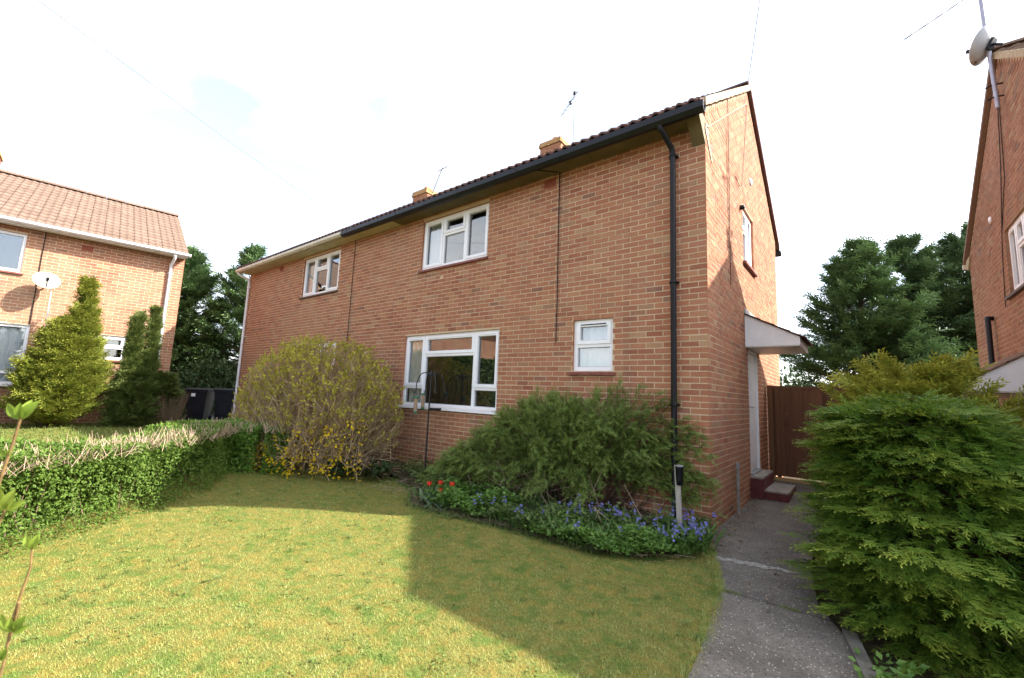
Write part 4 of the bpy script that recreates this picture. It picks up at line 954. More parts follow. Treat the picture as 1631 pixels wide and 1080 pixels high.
def conifer(name, loc, h, prof, nb, per, size, mat, label, cat, group=None, tmpl=None, trunk=.12, extra=None, tipk=1.0, rnd_shift=0, **kw):
    t = thing(name, loc, label, cat, group); P, X, N, S, a, b, rb = branchy((0, 0, 0), h, prof, nb, per, size, **kw)
    if extra:
        for (off, h2, p2, nb2, per2, k2) in extra:
            q = branchy(off, h2, p2, nb2, per2, size, **k2); P = np.concatenate([P, q[0]]); X = np.concatenate([X, q[1]]); N = np.concatenate([N, q[2]]); S = np.concatenate([S, q[3]]); a = np.concatenate([a, q[4]]); b = np.concatenate([b, q[5]]); rb = np.concatenate([rb, q[6]])
    v, f, tp = tmpl or FROND_S; bake('foliage', v, f, tp * tipk, P, X, N, S, mat, t, rnd=rb)
    bake_tubes('branch', a, b, .02 + trunk * .12, .006, M_TRUNK, t)
    m = MB(); m.tube([(0, 0, -.1), (.02, .01, h * .35), (.0, .02, h * .9)], [trunk, trunk * .7, trunk * .15], 8); m.build('trunk', M_TRUNK, t)
    return t

L_DARK = leaf_mat('dark_blue_green_conifer', (.021, .056, .021), (.062, .122, .043), (.10, .165, .058), .15, .6, .2)
L_DARK2 = leaf_mat('deep_green_conifer', (.015, .042, .017), (.046, .096, .037), (.083, .135, .052), .15, .6, .2)
L_GOLDG = leaf_mat('golden_green_conifer', (.05, .092, .012), (.13, .18, .022), (.26, .27, .04), .25, .6, .2)
L_MIDG = leaf_mat('olive_green_conifer', (.03, .06, .012), (.08, .118, .025), (.13, .16, .04), .2, .6, .2)
L_JUN = leaf_mat('juniper_green', (.044, .120, .014), (.145, .25, .027), (.46, .49, .08), .3, .5, .25, 1.2)
L_GOLD = leaf_mat('golden_yellow_conifer', (.105, .155, .016), (.22, .26, .028), (.40, .38, .055), .25, .6, .2, 1.2)

# conifer bushes by the path: low layered one in front, golden one behind it
def juniper():
    t = thing('layered_conifer_bush', (1.72, -.35, -.05), 'big spreading green conifer bush in horizontal layers beside the path', 'conifer bush'); g = np.random.default_rng(5)
    Ps, Xs, Ns, Ss, Rb, Tk = [], [], [], [], [], []; s0, s1 = [], []
    NT_ = 15
    for tier in range(NT_):
        ft = tier / (NT_ - 1); z = .07 + ft * 1.44
        for k in range(30):
            ph = g.random() * 2 * math.pi
            wob = .03 * math.sin(2 * ph + tier * 1.7) + .02 * math.sin(5 * ph + tier)
            rx = .72 * (1 - .22 * ft ** 2.5) * (1 + .13 * math.sin(3 * ph + tier * 2.1)); ry = 1.20 * (1 - .28 * ft ** 2.2) * (1 + .06 * math.sin(2 * ph + tier))
            cx, cy = .0 + .30 * (1 - ft) ** 1.3, -.36 * (1 - ft) ** 1.1
            pw = ((ph + math.pi) % (2 * math.pi)) - math.pi
            if ft < .6 and -math.pi * .95 < pw < .5: rx *= 1.28; ry *= 1.12
            if tier > NT_ - 3: rx *= .88
            L = (.90 + .17 * g.random()); e = np.array([cx + rx * L * math.cos(ph), cy + ry * L * math.sin(ph), z + wob + g.normal() * .012])
            b = np.array([cx * .7, cy * .6, z + .02 - .10 * (1 - ft)]); o = nrm((e - b)[None])[0]; tg = nrm(np.array([[-o[1], o[0], 0]]))[0]
            s0.append(b); s1.append(b + (e - b) * .8); br = g.random()
            n = 44; s = .30 + .70 * np.sqrt(g.random(n)); wd = .11 * np.sqrt(np.clip(1.08 - s, 0, 1)) + .05; sc = g.normal(size=n) * wd
            arch = .05 * np.sin(np.pi * np.clip(s, 0, 1)) - .01
            P = b + (e - b)[None] * s[:, None] + tg[None] * sc[:, None] + np.array([0, 0, 1.]) * (arch + g.normal(size=n) * .009 - np.abs(sc) * .10)[:, None]
            X = o[None] + tg[None] * (np.sign(sc) * (.15 + .45 * g.random(n)) + g.normal(size=n) * .15)[:, None] + np.array([0, 0, 1.]) * (g.normal(size=n) * .07 - .10 * (s - .5))[:, None]
            Ps.append(P); Xs.append(X); Ns.append(np.array([0, 0, 1.]) + o * .25 + g.normal(size=(n, 3)) * .22); Ss.append(.10 + .11 * g.random(n)); Rb.append(np.clip(br * .45 + .55 * g.random(n), 0, 1)); Tk.append(np.clip((s - .6) * 2.5, 0, 1) * (.45 + .75 * br) * (.6 + .5 * g.random(n)))
    for rr, nn in ((.86, 2600), (.72, 1600)):
        a = g.random(nn) * 2 * math.pi - math.pi; ft = g.random(nn); rx = .72 * (1 - .22 * ft ** 2.5) * np.where((ft < .6) & (a < .5), 1.22, 1); ry = 1.2 * (1 - .28 * ft ** 2.2)
        P = np.stack([.30 * (1 - ft) ** 1.3 + rx * rr * np.cos(a), -.36 * (1 - ft) ** 1.1 + ry * rr * np.sin(a), .06 + 1.44 * ft], 1) + g.normal(size=(nn, 3)) * .03
        Ps.append(P); Xs.append(np.stack([np.cos(a), np.sin(a), -.35 + .5 * g.random(nn)], 1) + g.normal(size=(nn, 3)) * .35); Ns.append(np.array([0, 0, 1.]) + g.normal(size=(nn, 3)) * .5); Ss.append(.11 + .11 * g.random(nn)); Rb.append(.7 * g.random(nn)); Tk.append(.25 * g.random(nn))
    # leading shoots that close the crown
    n = 900; a = g.random(n) * 6.28; r = np.sqrt(g.random(n)); P = np.stack([.05 + .46 * r * np.cos(a), .86 * r * np.sin(a), 1.46 + .20 * (1 - r ** 2) * (.3 + .7 * np.sin(2.5 * a + 3 * r) ** 2) + g.normal(size=n) * .02], 1)
    Ps.append(P); Xs.append(np.stack([np.cos(a) + g.normal(size=n) * .5, np.sin(a) + g.normal(size=n) * .5, .1 + .25 * g.random(n)], 1)); Ns.append(np.array([0, 0, 1.]) + g.normal(size=(n, 3)) * .3); Ss.append(.11 + .11 * g.random(n)); Rb.append(g.random(n)); Tk.append(.6 * g.random(n))
    P = np.concatenate(Ps); P[:, 2] = np.maximum(P[:, 2], -.25); v, f, tp = FROND_T
    bake('foliage', v, f, tp, P, np.concatenate(Xs), np.concatenate(Ns), np.concatenate(Ss), L_JUN, t, rnd=np.concatenate(Rb), tipscale=np.concatenate(Tk))
    bake_tubes('branch', s0, s1, .014, .004, M_TRUNK, t)
    m = MB(); m.tube([(.1, -.1, -.1), (.05, 0, .6), (.04, 0, 1.35)], [.07, .05, .02], 8); m.build('trunk', M_TRUNK, t)
juniper()
conifer('golden_conifer_bush', (1.93, 1.25, -.3), 1.98, lambda z: .90 * (1 - max(0, z - .60) ** 1.6 * 2.4) * (.75 + .25 * min(1, z * 3)), 280, 26, .16, L_GOLD, 'yellow-green conifer bush showing above the layered green bush', 'conifer bush', trunk=.05, elev=(.1, .75), curl=.3, seed=21, flat=.6)

# conifers beyond the gate
TC = 'tall conifers beyond the gate'
cone = lambda w, k=.85, lo=.12: (lambda z: w * (min(1, (z / lo)) ** .6) * max(0.02, (1 - z) ** k))
conifer('cypress_tree', (1.55, 13.6, -.2), 7.25, cone(3.0, .68, .22), 210, 38, .38, L_DARK, 'broad dark green conifer, left and nearest of the trees beyond the gate', 'tree', TC, trunk=.2, elev=(.05, .6), curl=.3, seed=31, tipk=.9, topup=.55)
conifer('cypress_tree', (2.95, 15.4, -.2), 7.6, cone(2.9, .65, .25), 180, 36, .38, L_DARK2, 'tall dark conifer in the middle of the trees beyond the gate', 'tree', TC, trunk=.22, zmin=.16, elev=(.0, .7), curl=.3, topup=.55, seed=32)
conifer('cypress_tree', (4.6, 16.2, -.2), 8.0, cone(3.0, .65, .25), 180, 36, .38, L_DARK2, 'tall dark conifer partly behind the right neighbour house', 'tree', TC, trunk=.22, zmin=.18, elev=(.0, .7), curl=.3, topup=.55, seed=33)
conifer('cypress_tree', (6.6, 18.4, -.2), 9.0, cone(2.6, .7, .3), 90, 30, .6, L_DARK2, 'dark conifer almost hidden behind the right neighbour house', 'tree', TC, trunk=.22, zmin=.15, elev=(.0, .7), curl=.25, seed=34)
def round_shrub(name, loc, rx, ry, rz, n, size, mat, label, cat, group=None, seed=0, shell=.5, up=.35, tv=(LEAF_V, LEAF_F, LEAF_T), lump=.12, stems=14, wid=1.0, stem_mat=None):
    g = np.random.default_rng(seed); t = thing(name, loc, label, cat, group)
    d = nrm(g.normal(size=(n, 3))); d[:, 2] = np.abs(d[:, 2]) * 1.0 - .12 * (g.random(n) < .35)
    th = np.arctan2(d[:, 1], d[:, 0]); k = 1 + lump * (np.sin(3 * th + seed) * np.cos(4 * d[:, 2] + seed) + .7 * np.sin(7 * th + 2 * seed + 5 * d[:, 2]))
    r = (1 - shell * g.random(n) ** 1.8) * k
    P = d * r[:, None] * np.array([rx, ry, rz]); P[:, 2] = np.maximum(P[:, 2], .01)
    X = d + g.normal(size=(n, 3)) * .7 + np.array([0, 0, up]); N = d + g.normal(size=(n, 3)) * .6
    bake('foliage', *tv, P, X, N, size * (.6 + .8 * g.random(n)), mat, t, rnd=g.random(n), wid=wid)
    ph = g.random(stems) * 6.28; e = np.stack([np.cos(ph) * rx * .7, np.sin(ph) * ry * .7, rz * (.35 + .45 * g.random(stems))], 1)
    bake_tubes('stem', e * np.array([.12, .12, 0]), e, .008, .003, stem_mat or M_STEM, t)
    return t
round_shrub('garden_tree', (-1.0, 17.5, -.2), 2.6, 1.8, 3.1, 5000, .20, L_DARK2, 'low rounded dark tree just above the brown gate', 'tree', seed=3, lump=.2)
round_shrub('yellow_shrub', (.8, 11.5, -.2), .7, .7, 2.62, 2400, .12, L_GOLD, 'yellow-leaved shrub peeping above the brown gate', 'shrub', seed=4)

# conifers in the gap on the left
GC = 'dark conifers behind the gap between the houses'
conifer('cypress_tree', (-21.6, .3, 0), 6.9, cone(2.6, .7, .2), 150, 32, .44, L_DARK, 'dark conifer seen in the gap, nearer the left house', 'tree', GC, trunk=.2, elev=(0, .6), topup=.9, seed=41, zmin=.1)
conifer('cypress_tree', (-19.6, 2.0, 0), 7.3, cone(2.3, .65, .2), 150, 32, .42, L_DARK, 'dark conifer seen in the gap, nearer the white downpipe', 'tree', GC, trunk=.2, elev=(0, .6), topup=.9, seed=42, zmin=.1)
conifer('cypress_tree', (-24.5, -.6, 0), 6.6, cone(2.8, .7, .2), 90, 30, .6, L_DARK2, 'dark conifer furthest back in the gap between the houses', 'tree', GC, trunk=.2, elev=(0, .6), topup=.9, seed=43, zmin=.05)
hedge_dark = round_shrub('evergreen_shrub', (-18.8, .6, .2), 2.4, 1.5, 2.2, 6000, .16, L_DARK2, 'dark evergreen shrub low down behind the wheelie bins', 'shrub', seed=8)

# shrubs against the left house
conifer('golden_conifer', (-12.95, -4.17, .25), 2.45, lambda z: .88 * (min(1, .75 + z * .9)) * max(.03, (1 - z) ** .62), 340, 24, .19, L_GOLDG, 'plump golden-green conifer with a side spire against the left house', 'conifer bush', trunk=.06,
        extra=[((.05, .26, .3), 3.15, lambda z: .80 * max(.01, (1 - z) ** .95), 240, 18, dict(elev=(.6, 1.15), seed=52, flat=.6, curl=.3))], elev=(.3, .95), curl=.35, seed=51, flat=.6)
conifer('dwarf_conifer', (-12.75, -2.78, .22), 1.35, lambda z: .60 * (.8 + .2 * z) * max(.05, 1 - max(0, z - .5) ** 1.5 * 2.2), 210, 20, .17, L_MIDG, 'dark olive conifer with twin spires below the left downpipe', 'conifer bush', trunk=.05,
        extra=[((0, -.16, .3), 2.62, lambda z: .30 * max(.02, (1 - z) ** .5), 130, 18, dict(elev=(.8, 1.25), seed=62, flat=.6)), ((0, .17, .3), 2.68, lambda z: .27 * max(.02, (1 - z) ** .5), 130, 18, dict(elev=(.8, 1.25), seed=63, flat=.6)),
               ((.1, .52, .8), .55, lambda z: .30 * max(.05, 1 - z * .6), 70, 20, dict(elev=(.1, .6), seed=64))], elev=(.2, .8), seed=61, flat=.6)
round_shrub('evergreen_shrub', (-12.9, -5.45, .28), .42, .4, 1.05, 1800, .10, L_DARK2, 'small dark shrub left of the golden conifer under the window', 'shrub', seed=9)
bb = np.random.default_rng(77)
t = thing('bare_shrub', (-12.7, -2.05, .2), 'bare twiggy brown shrub at the foot of the left house corner', 'shrub')
n = 260; a = bb.random(n) * 6.28; P0 = np.stack([.12 * np.cos(a), .12 * np.sin(a), 0 * a], 1); P1 = np.stack([(.15 + .35 * bb.random(n)) * np.cos(a), (.15 + .35 * bb.random(n)) * np.sin(a), .3 + .75 * bb.random(n)], 1)
bake_tubes('twig', P0, P1, .006, .003, M_STEM, t)

# hedges
L_HEDGE = leaf_mat('privet_leaf', (.036, .092, .012), (.095, .175, .026), (.15, .22, .04), .3, .55, .18)
L_HEDGE2 = leaf_mat('green_hedge_leaf', (.07, .16, .018), (.15, .28, .036), None, .25, .45, .35)
M_STRAW = leaf_mat('dry_straw_twig', (.28, .19, .125), (.50, .38, .28), None, .1, .8, .1)
L_YEW = leaf_mat('yew_leaf', (.018, .036, .011), (.05, .08, .02), None, .1, .6, .2)
def hedge(name, line, thick, h, n, size, mat, label, seed, top_fade=True, hv=.05, twigs=True):
    """line: front base line; the hedge stands on its left (back) side"""
    g = np.random.default_rng(seed); L = np.array(line, float); seg = L[1:] - L[:-1]; ln = np.linalg.norm(seg, axis=1); cum = np.concatenate([[0], np.cumsum(ln)])
    t = thing(name, (float(L[:, 0].mean()), float(L[:, 1].mean()), 0), label, 'hedge'); org = np.array([L[:, 0].mean(), L[:, 1].mean(), 0])
    def at(s):
        i = np.clip(np.searchsorted(cum, s, side='right') - 1, 0, len(seg) - 1); f = (s - cum[i]) / ln[i]; p = L[i] + seg[i] * f[:, None]; d = seg[i] / ln[i][:, None]
        return p, np.stack([-d[:, 1], d[:, 0]], 1) * SIDE_
    SIDE_ = -1.0
    u = g.random(n); face = g.random(n); s = g.random(n) * cum[-1]; p, nb = at(s)
    dep = np.where(face < .58, (g.random(n) ** 1.7) * .26, np.where(face < .9, g.random(n) * thick, thick - (g.random(n) ** 2) * .25))
    bump = .05 * np.sin(s * 5.1 + 2) + .035 * np.sin(s * 11 + 1)
    hh = h + hv * np.sin(s * 2.3) + .02 * np.sin(s * 9)
    z = np.where((face >= .58) & (face < .9), hh - (g.random(n) ** 2) * .25, g.random(n) * hh)
    zb = bump * np.sin(z * 7 + s * 3) 
    q = p + nb * (dep + zb - .06 * np.sin(np.pi * np.clip(z / h, 0, 1)))[:, None]
    P = np.stack([q[:, 0], q[:, 1], z], 1) - org
    onz = np.stack([-nb[:, 0], -nb[:, 1], .0 * z], 1); onz[(face >= .58) & (face < .9)] = [0, 0, 1.]
    N = onz + g.normal(size=(n, 3)) * .55; X = g.normal(size=(n, 3)) + np.array([0, 0, .5])
    bake('foliage', LEAF_V, LEAF_F, LEAF_T, P, X, N, size * (.6 + .8 * g.random(n)) * np.where((dep > .11) & (face < .58), 2.1, 1), mat, t, rnd=g.random(n))
    k = n // 4000; s = g.random(k) * cum[-1]; p, nb = at(s); d0 = g.random(k) * thick; b = p + nb * (thick * .5); e = p + nb * d0[:, None]; zz = h * (.35 + .6 * g.random(k))
    bake_tubes('stem', np.stack([b[:, 0], b[:, 1], zz * .1], 1) - org, np.stack([e[:, 0], e[:, 1], zz], 1) - org, .007, .003, M_STEM, t)
    return t, at, cum, org
h1, at1, cum1, org1 = hedge('clipped_hedge', [(-2.6, -8.2), (-3.9, -6.55), (-5.05, -5.16), (-6.0, -4.07), (-7.0, -3.42), (-7.62, -3.12)], .85, .80, 190000, .031, L_HEDGE, 'sunlit clipped green hedge with cut dry twigs along its top', 91)
g = np.random.default_rng(92); n = 1500; s = cum1[-1] * (.32 + .68 * g.random(n)); p, nb = at1(s); d = .40 + .50 * g.random(n); q = p + nb * d[:, None]
P0 = np.stack([q[:, 0], q[:, 1], .68 + .06 * g.random(n)], 1) - org1; dr = np.stack([g.normal(size=n) * .5, g.normal(size=n) * .5, .35 + g.random(n)], 1); P1 = P0 + nrm(dr) * (.08 + .13 * g.random(n))[:, None]
bake_tubes('cut_twig', P0, P1, .0030, .0020, M_STRAW, h1, rnd=g.random(n))
h2, at2, cum2, org2 = hedge('clipped_hedge', [(-7.85, -3.1), (-7.55, -2.5), (-7.12, -1.93), (-6.95, -1.6)], .8, .76, 64000, .034, L_HEDGE2, 'short darker hedge in shade joining the twiggy bush', 93)
g = np.random.default_rng(94); n = 260; s = cum2[-1] * g.random(n); p, nb = at2(s); q = p + nb * (.45 + .5 * g.random(n))[:, None]; P0 = np.stack([q[:, 0], q[:, 1], .68 + .05 * g.random(n)], 1) - org2
bake_tubes('cut_twig', P0, P0 + nrm(np.stack([g.normal(size=n) * .5, g.normal(size=n) * .5, .5 + g.random(n)], 1)) * (.08 + .12 * g.random(n))[:, None], .005, .003, M_STRAW, h2)
hedge('yew_hedge', [(-10.4, -5.55), (-10.4, -8.0), (-10.4, -11.5)], 1.0, 2.85, 26000, .12, L_YEW, 'tall dark hedge mirrored in the big window, out of frame at left', 95)
# loose dry ground below the hedge
def litter(name, n, fx, fy, mat, kind='stuff', zf=None, ln=(.04, .12), seed=1, r=.002):
    g = np.random.default_rng(seed); x, y = fx(g, n), fy(g, n); z = (zf(x, y) if zf else 0 * x) + .008; P0 = np.stack([x, y, z], 1); d = nrm(np.stack([g.normal(size=n), g.normal(size=n), g.normal(size=n) * .12], 1))
    return bake_tubes(name, P0, P0 + d * (ln[0] + (ln[1] - ln[0]) * g.random(n))[:, None], r, r * .7, mat, kind=kind)
litter('dry_twigs', 700, lambda g, n: -.02 - 4.4 * g.random(n), lambda g, n: -1.55 * g.random(n) ** .7, M_STRAW, zf=bed_z, seed=3, ln=(.06, .22))

# big twiggy bush with yellow-green shoots
def twiggy():
    g = np.random.default_rng(101); c = np.array([-7.05, -1.18, 0]); RX, RY, RZ = 2.3, 1.04, 2.36
    t = thing('twiggy_bush', tuple(c), 'large rounded bush of bare twigs tipped with yellow-green shoots against the house', 'bush')
    n = 620; d = nrm(g.normal(size=(n, 3))); d[:, 2] = np.abs(d[:, 2]) ** .8
    sup = lambda d: 1 / ((np.abs(d[:, 0]) ** 2.6 + np.abs(d[:, 1]) ** 2.6 + np.abs(d[:, 2]) ** 2.6) ** (1 / 2.6))
    k = sup(d); E = d * (k * (1 + .05 * np.sin(7 * d[:, 0] + 3) * np.sin(9 * d[:, 2] + 5 * d[:, 1]) + .035 * g.normal(size=n)))[:, None] * np.array([RX, RY, RZ]); E[:, 1] = np.minimum(E[:, 1], 1.02)
    B = np.stack([E[:, 0] * .42 + g.normal(size=n) * .2, E[:, 1] * .35 + g.normal(size=n) * .1, 0 * g.random(n)], 1)
    M1 = B + (E - B) * .45 + np.stack([g.normal(size=n) * .08, g.normal(size=n) * .06, .22 * (1 - d[:, 2])], 1); M1[:, 2] = np.maximum(M1[:, 2], .1)
    A0 = [B, M1]; A1 = [M1, E]; r0 = [np.full(n, .013), np.full(n, .009)]; r1 = [np.full(n, .009), np.full(n, .004)]
    tips = [E]; tdir = [nrm(E - M1)]
    for lev, (cnt, L, rad) in enumerate(((6, .55, .0050), (8, .33, .0036))):
        m = n * cnt; i = np.repeat(np.arange(n), cnt); s = .25 + .75 * g.random(m)
        S = np.where((s < .5)[:, None], B[i] + (M1[i] - B[i]) * (s * 2)[:, None], M1[i] + (E[i] - M1[i]) * ((s - .5) * 2)[:, None])
        dd = nrm(nrm(E[i] - B[i]) * .8 + g.normal(size=(m, 3)) * .45 + np.array([0, 0, .25])); T = S + dd * (L * (.4 + .8 * g.random(m)))[:, None]
        q = (np.abs(T[:, 0] / RX) ** 2.6 + np.abs(T[:, 1] / RY) ** 2.6 + np.abs(T[:, 2] / RZ) ** 2.6) ** (1 / 2.6); lim = 1.0 + .07 * g.random(m); f = np.where(q > lim, lim / q, 1); T = T * f[:, None]; T[:, 1] = np.minimum(T[:, 1], 1.04); T[:, 2] = np.maximum(T[:, 2], .05)
        A0.append(S); A1.append(T); r0.append(np.full(m, rad)); r1.append(np.full(m, rad * .5)); tips.append(T); tdir.append(nrm(T - S + 1e-6))
    mt = leaf_mat('bush_twig', (.25, .175, .10), (.46, .35, .20), None, 0, .85, .15)
    bake_tubes('twig', np.concatenate(A0), np.concatenate(A1), np.concatenate(r0), np.concatenate(r1), mt, t)
    T = np.concatenate(tips); D = np.concatenate(tdir); rel = np.linalg.norm(T / np.array([RX, RY, RZ]), axis=1)
    pr = np.clip((T[:, 2] / RZ - .18) * 1.05, .03, 1) * np.clip((rel - .55) * 2.4, .12, 1); sel = np.repeat(np.nonzero(g.random(len(T)) < pr)[0], 8); m = len(sel)
    P = T[sel] - D[sel] * (g.random(m) * .13)[:, None]; X = D[sel] * .8 + g.normal(size=(m, 3)) * .6 + np.array([0, 0, .3])
    P[:, 1] = np.minimum(P[:, 1], 1.08)
    bake('shoot', LEAF_V, LEAF_F, LEAF_T, P, X, g.normal(size=(m, 3)), (.032 + .036 * g.random(m)), leaf_mat('yellow_green_shoot', (.28, .27, .035), (.54, .48, .07), None, .35, .5, .2), t, rnd=g.random(m))
    # forsythia flowers low down at the front right
    k = 560; x = -.4 + 2.65 * g.random(k); z = .12 + .80 * g.random(k) ** 1.3 * (.35 + .65 * (x + .4) / 2.65); y = -RY * np.sqrt(np.clip(1 - (x / (RX * 1.02)) ** 2, .05, 1)) * (.82 + .25 * g.random(k))
    cl = g.normal(size=(80, 3)) * .0; ci = g.integers(0, 150, k); cc = np.stack([x[:150], y[:150], z[:150]], 1); P = cc[ci % 150] + g.normal(size=(k, 3)) * np.array([.05, .03, .06]); P[:, 2] = np.maximum(P[:, 2], .06)
    P4 = np.repeat(P, 2, 0); bake('flower', LEAF_V, LEAF_F, LEAF_T, P4, g.normal(size=(len(P4), 3)), g.normal(size=(len(P4), 3)), .030 + .018 * g.random(len(P4)), leaf_mat('forsythia_petal', (.62, .42, .012), (.75, .55, .03), None, .3, .6, .1), t, wid=1.5)
    bake_tubes('arching_stem', cc, cc + g.normal(size=(150, 3)) * np.array([.2, .1, .25]) + np.array([-.1, .15, .3]), .004, .003, mt, t)
twiggy()

# feathery evergreen shrub under the small window
def feathery():
    g = np.random.default_rng(111); c = np.array([-1.95, -.12, .05]); t = thing('feathery_shrub', tuple(c), 'sprawling feathery dark green shrub against the wall under the small window', 'shrub')
    n = 620; hx = g.random(n) * 3.75 - 1.75                                     # end point along the wall, relative
    prof = lambda x: np.interp(x, [-2.0, -1.6, -1.0, -.5, 0, .4, .9, 1.4, 1.75, 2.1], [.15, .45, .90, 1.22, 1.50, 1.42, 1.55, 1.50, 1.25, .5])
    h = prof(hx) * (.10 + .92 * g.random(n) ** .6); back = g.random(n)
    rt = np.clip((hx - .95) / .5, 0, 1); keep = g.random(n) > .45 * rt; yy = -(.05 + 1.02 * back * np.sqrt(np.clip(1 - (h / 1.62) ** 2, .03, 1))) * (1 - rt) + .07 * rt; n = int(keep.sum()); hx, h, yy, back = hx[keep], h[keep], yy[keep], back[keep]; E = np.stack([hx, yy, h], 1)
    B = np.stack([hx * .45 + .05 + g.normal(size=n) * .2, (-.12 - .3 * back) * (1 - np.clip((hx - .7) / .6, 0, 1)) + .04 * np.clip((hx - .7) / .6, 0, 1), 0 * hx], 1)
    Mi = (B + E) / 2 + np.stack([0 * hx, 0 * hx, .12 + .22 * g.random(n)], 1)
    P, X, N, S, rb, tk = [], [], [], [], [], []; s0, s1 = [B, Mi], [Mi, E]
    k = 29; i = np.repeat(np.arange(n), k); s = .22 + .82 * g.random(n * k) ** .7; b1 = ((1 - s) ** 2)[:, None]; b2 = (2 * s * (1 - s))[:, None]; b3 = (s ** 2)[:, None]
    C = 2 * Mi - (B + E) / 2; pos = B[i] * b1 + C[i] * b2 + E[i] * b3; tan = nrm(2 * (1 - s)[:, None] * (C[i] - B[i]) + 2 * s[:, None] * (E[i] - C[i]))
    pos += g.normal(size=pos.shape) * .03; pos[:, 1] = np.minimum(pos[:, 1], .085); pos[:, 2] = np.maximum(pos[:, 2], .04)
    X = tan * .8 + g.normal(size=pos.shape) * .42 + np.array([0, -.1, -.02]); N = np.array([0, -.5, .8]) + g.normal(size=pos.shape) * .5
    v, f, tp = FROND; bake('foliage', v, f, tp, pos, X, N, .075 + .085 * g.random(n * k), leaf_mat('feathery_green_leaf', (.052, .100, .020), (.135, .205, .042), (.22, .29, .065), .25, .5, .25), t, rnd=np.clip(.5 * g.random(n)[i] + .5 * g.random(n * k), 0, 1))
    bake_tubes('stem', np.concatenate(s0), np.concatenate(s1), .0045, .0025, M_TRUNK, t)
    m = 70; x = -1.3 + 3.0 * g.random(m); P0 = np.stack([x, -.45 - .5 * g.random(m), .02 + .30 * g.random(m)], 1); P1 = P0 + np.stack([g.normal(size=m) * .22, g.normal(size=m) * .18, g.normal(size=m) * .14 + .10], 1)
    bake_tubes('dead_twig', P0, P1, .005, .0025, leaf_mat('grey_dead_twig', (.16, .115, .08), (.33, .26, .19), None, 0, .9, .1), t)
feathery()

# ------------------------------------------------------------------ bed plants
L_COVER = leaf_mat('ground_cover_leaf', (.06, .14, .02), (.15, .26, .045), None, .3, .45, .35)
L_COVER2 = leaf_mat('mixed_bed_leaf', (.05, .09, .02), (.12, .17, .045), None, .25, .5, .3)
def cover(name, n, poly, mat, size, hgt, seed, lab=None):
    g = np.random.default_rng(seed); P = np.array(poly); f = poly_in(poly); x = P[:, 0].min() + np.ptp(P[:, 0]) * g.random(n * 3); y = P[:, 1].min() + np.ptp(P[:, 1]) * g.random(n * 3)
    k = f(x, y); x, y = x[k][:n], y[k][:n]; m = len(x); hh = hgt * (.55 + .45 * np.sin(x * 7 + 1) * np.sin(y * 8 + 2)) * (.3 + .7 * g.random(m)) + .02
    X = np.stack([g.normal(size=m), g.normal(size=m), .15 + .3 * g.random(m)], 1); N = np.stack([g.normal(size=m) * .45, -.25 + g.normal(size=m) * .45, 1 + 0 * x], 1)
    o = bake(name, LEAF_V, LEAF_F, LEAF_T, np.stack([x, y, bed_z(x, y) + hh], 1), X, N, size * (.5 + .9 * g.random(m)), mat, rnd=g.random(m), wid=1.35); return o
cover('ground_cover', 5200, [(-1.45, -1.62), (-1.1, -1.66), (-.55, -1.68), (-.1, -1.42), (.10, -.98), (-.1, -.80), (-.6, -1.0), (-1.2, -1.15)], L_COVER, .040, .17, 201)
cover('ground_cover', 3200, [(-3.25, -1.55), (-2.6, -1.75), (-2.1, -1.6), (-1.9, -1.1), (-2.3, -.9), (-3.0, -1.0)], L_COVER, .045, .26, 202)
cover('ground_cover', 2600, [(-2.3, -1.65), (-1.2, -1.62), (-.6, -1.1), (-.3, -.55), (-1.6, -.9), (-2.2, -1.0)], L_COVER2, .045, .22, 203)
cover('ground_cover', 1800, [(-4.7, -.8), (-3.9, -1.1), (-3.2, -1.3), (-3.0, -.7), (-3.7, -.1), (-4.9, -.15)], L_COVER2, .045, .30, 204)
cover('ground_cover', 1700, [(-6.9, -1.7), (-6.2, -1.25), (-5.6, -1.05), (-5.0, -.95), (-5.0, -.5), (-6.5, -.9)], L_COVER2, .04, .16, 205)
cover('ground_cover', 500, [(-.12, -.9), (.12, -.72), (.05, -.15), (-.1, -.1)], L_COVER2, .035, .12, 206)
STRAP_V = np.array([[0, -.05, 0], [0, .05, 0], [.35, .07, .0], [.35, -.07, .0], [.7, .055, -.06], [.7, -.055, -.06], [1, 0, -.22]], float)
STRAP_F = np.array([[0, 1, 2], [0, 2, 3], [3, 2, 4], [3, 4, 5], [5, 4, 6]]); STRAP_T = np.array([0, 0, .35, .35, .7, .7, 1.])
L_STRAP = leaf_mat('bluebell_leaf', (.05, .11, .022), (.115, .20, .045), None, .3, .45, .3)
L_TULIP = leaf_mat('grey_green_tulip_leaf', (.085, .14, .075), (.16, .22, .12), None, .2, .45, .35)
M_BELL = leaf_mat('violet_blue_petal', (.15, .15, .46), (.29, .29, .66), None, .3, .6, .2)
M_TULIP = leaf_mat('red_petal', (.62, .025, .015), (.85, .075, .045), None, .3, .45, .3)
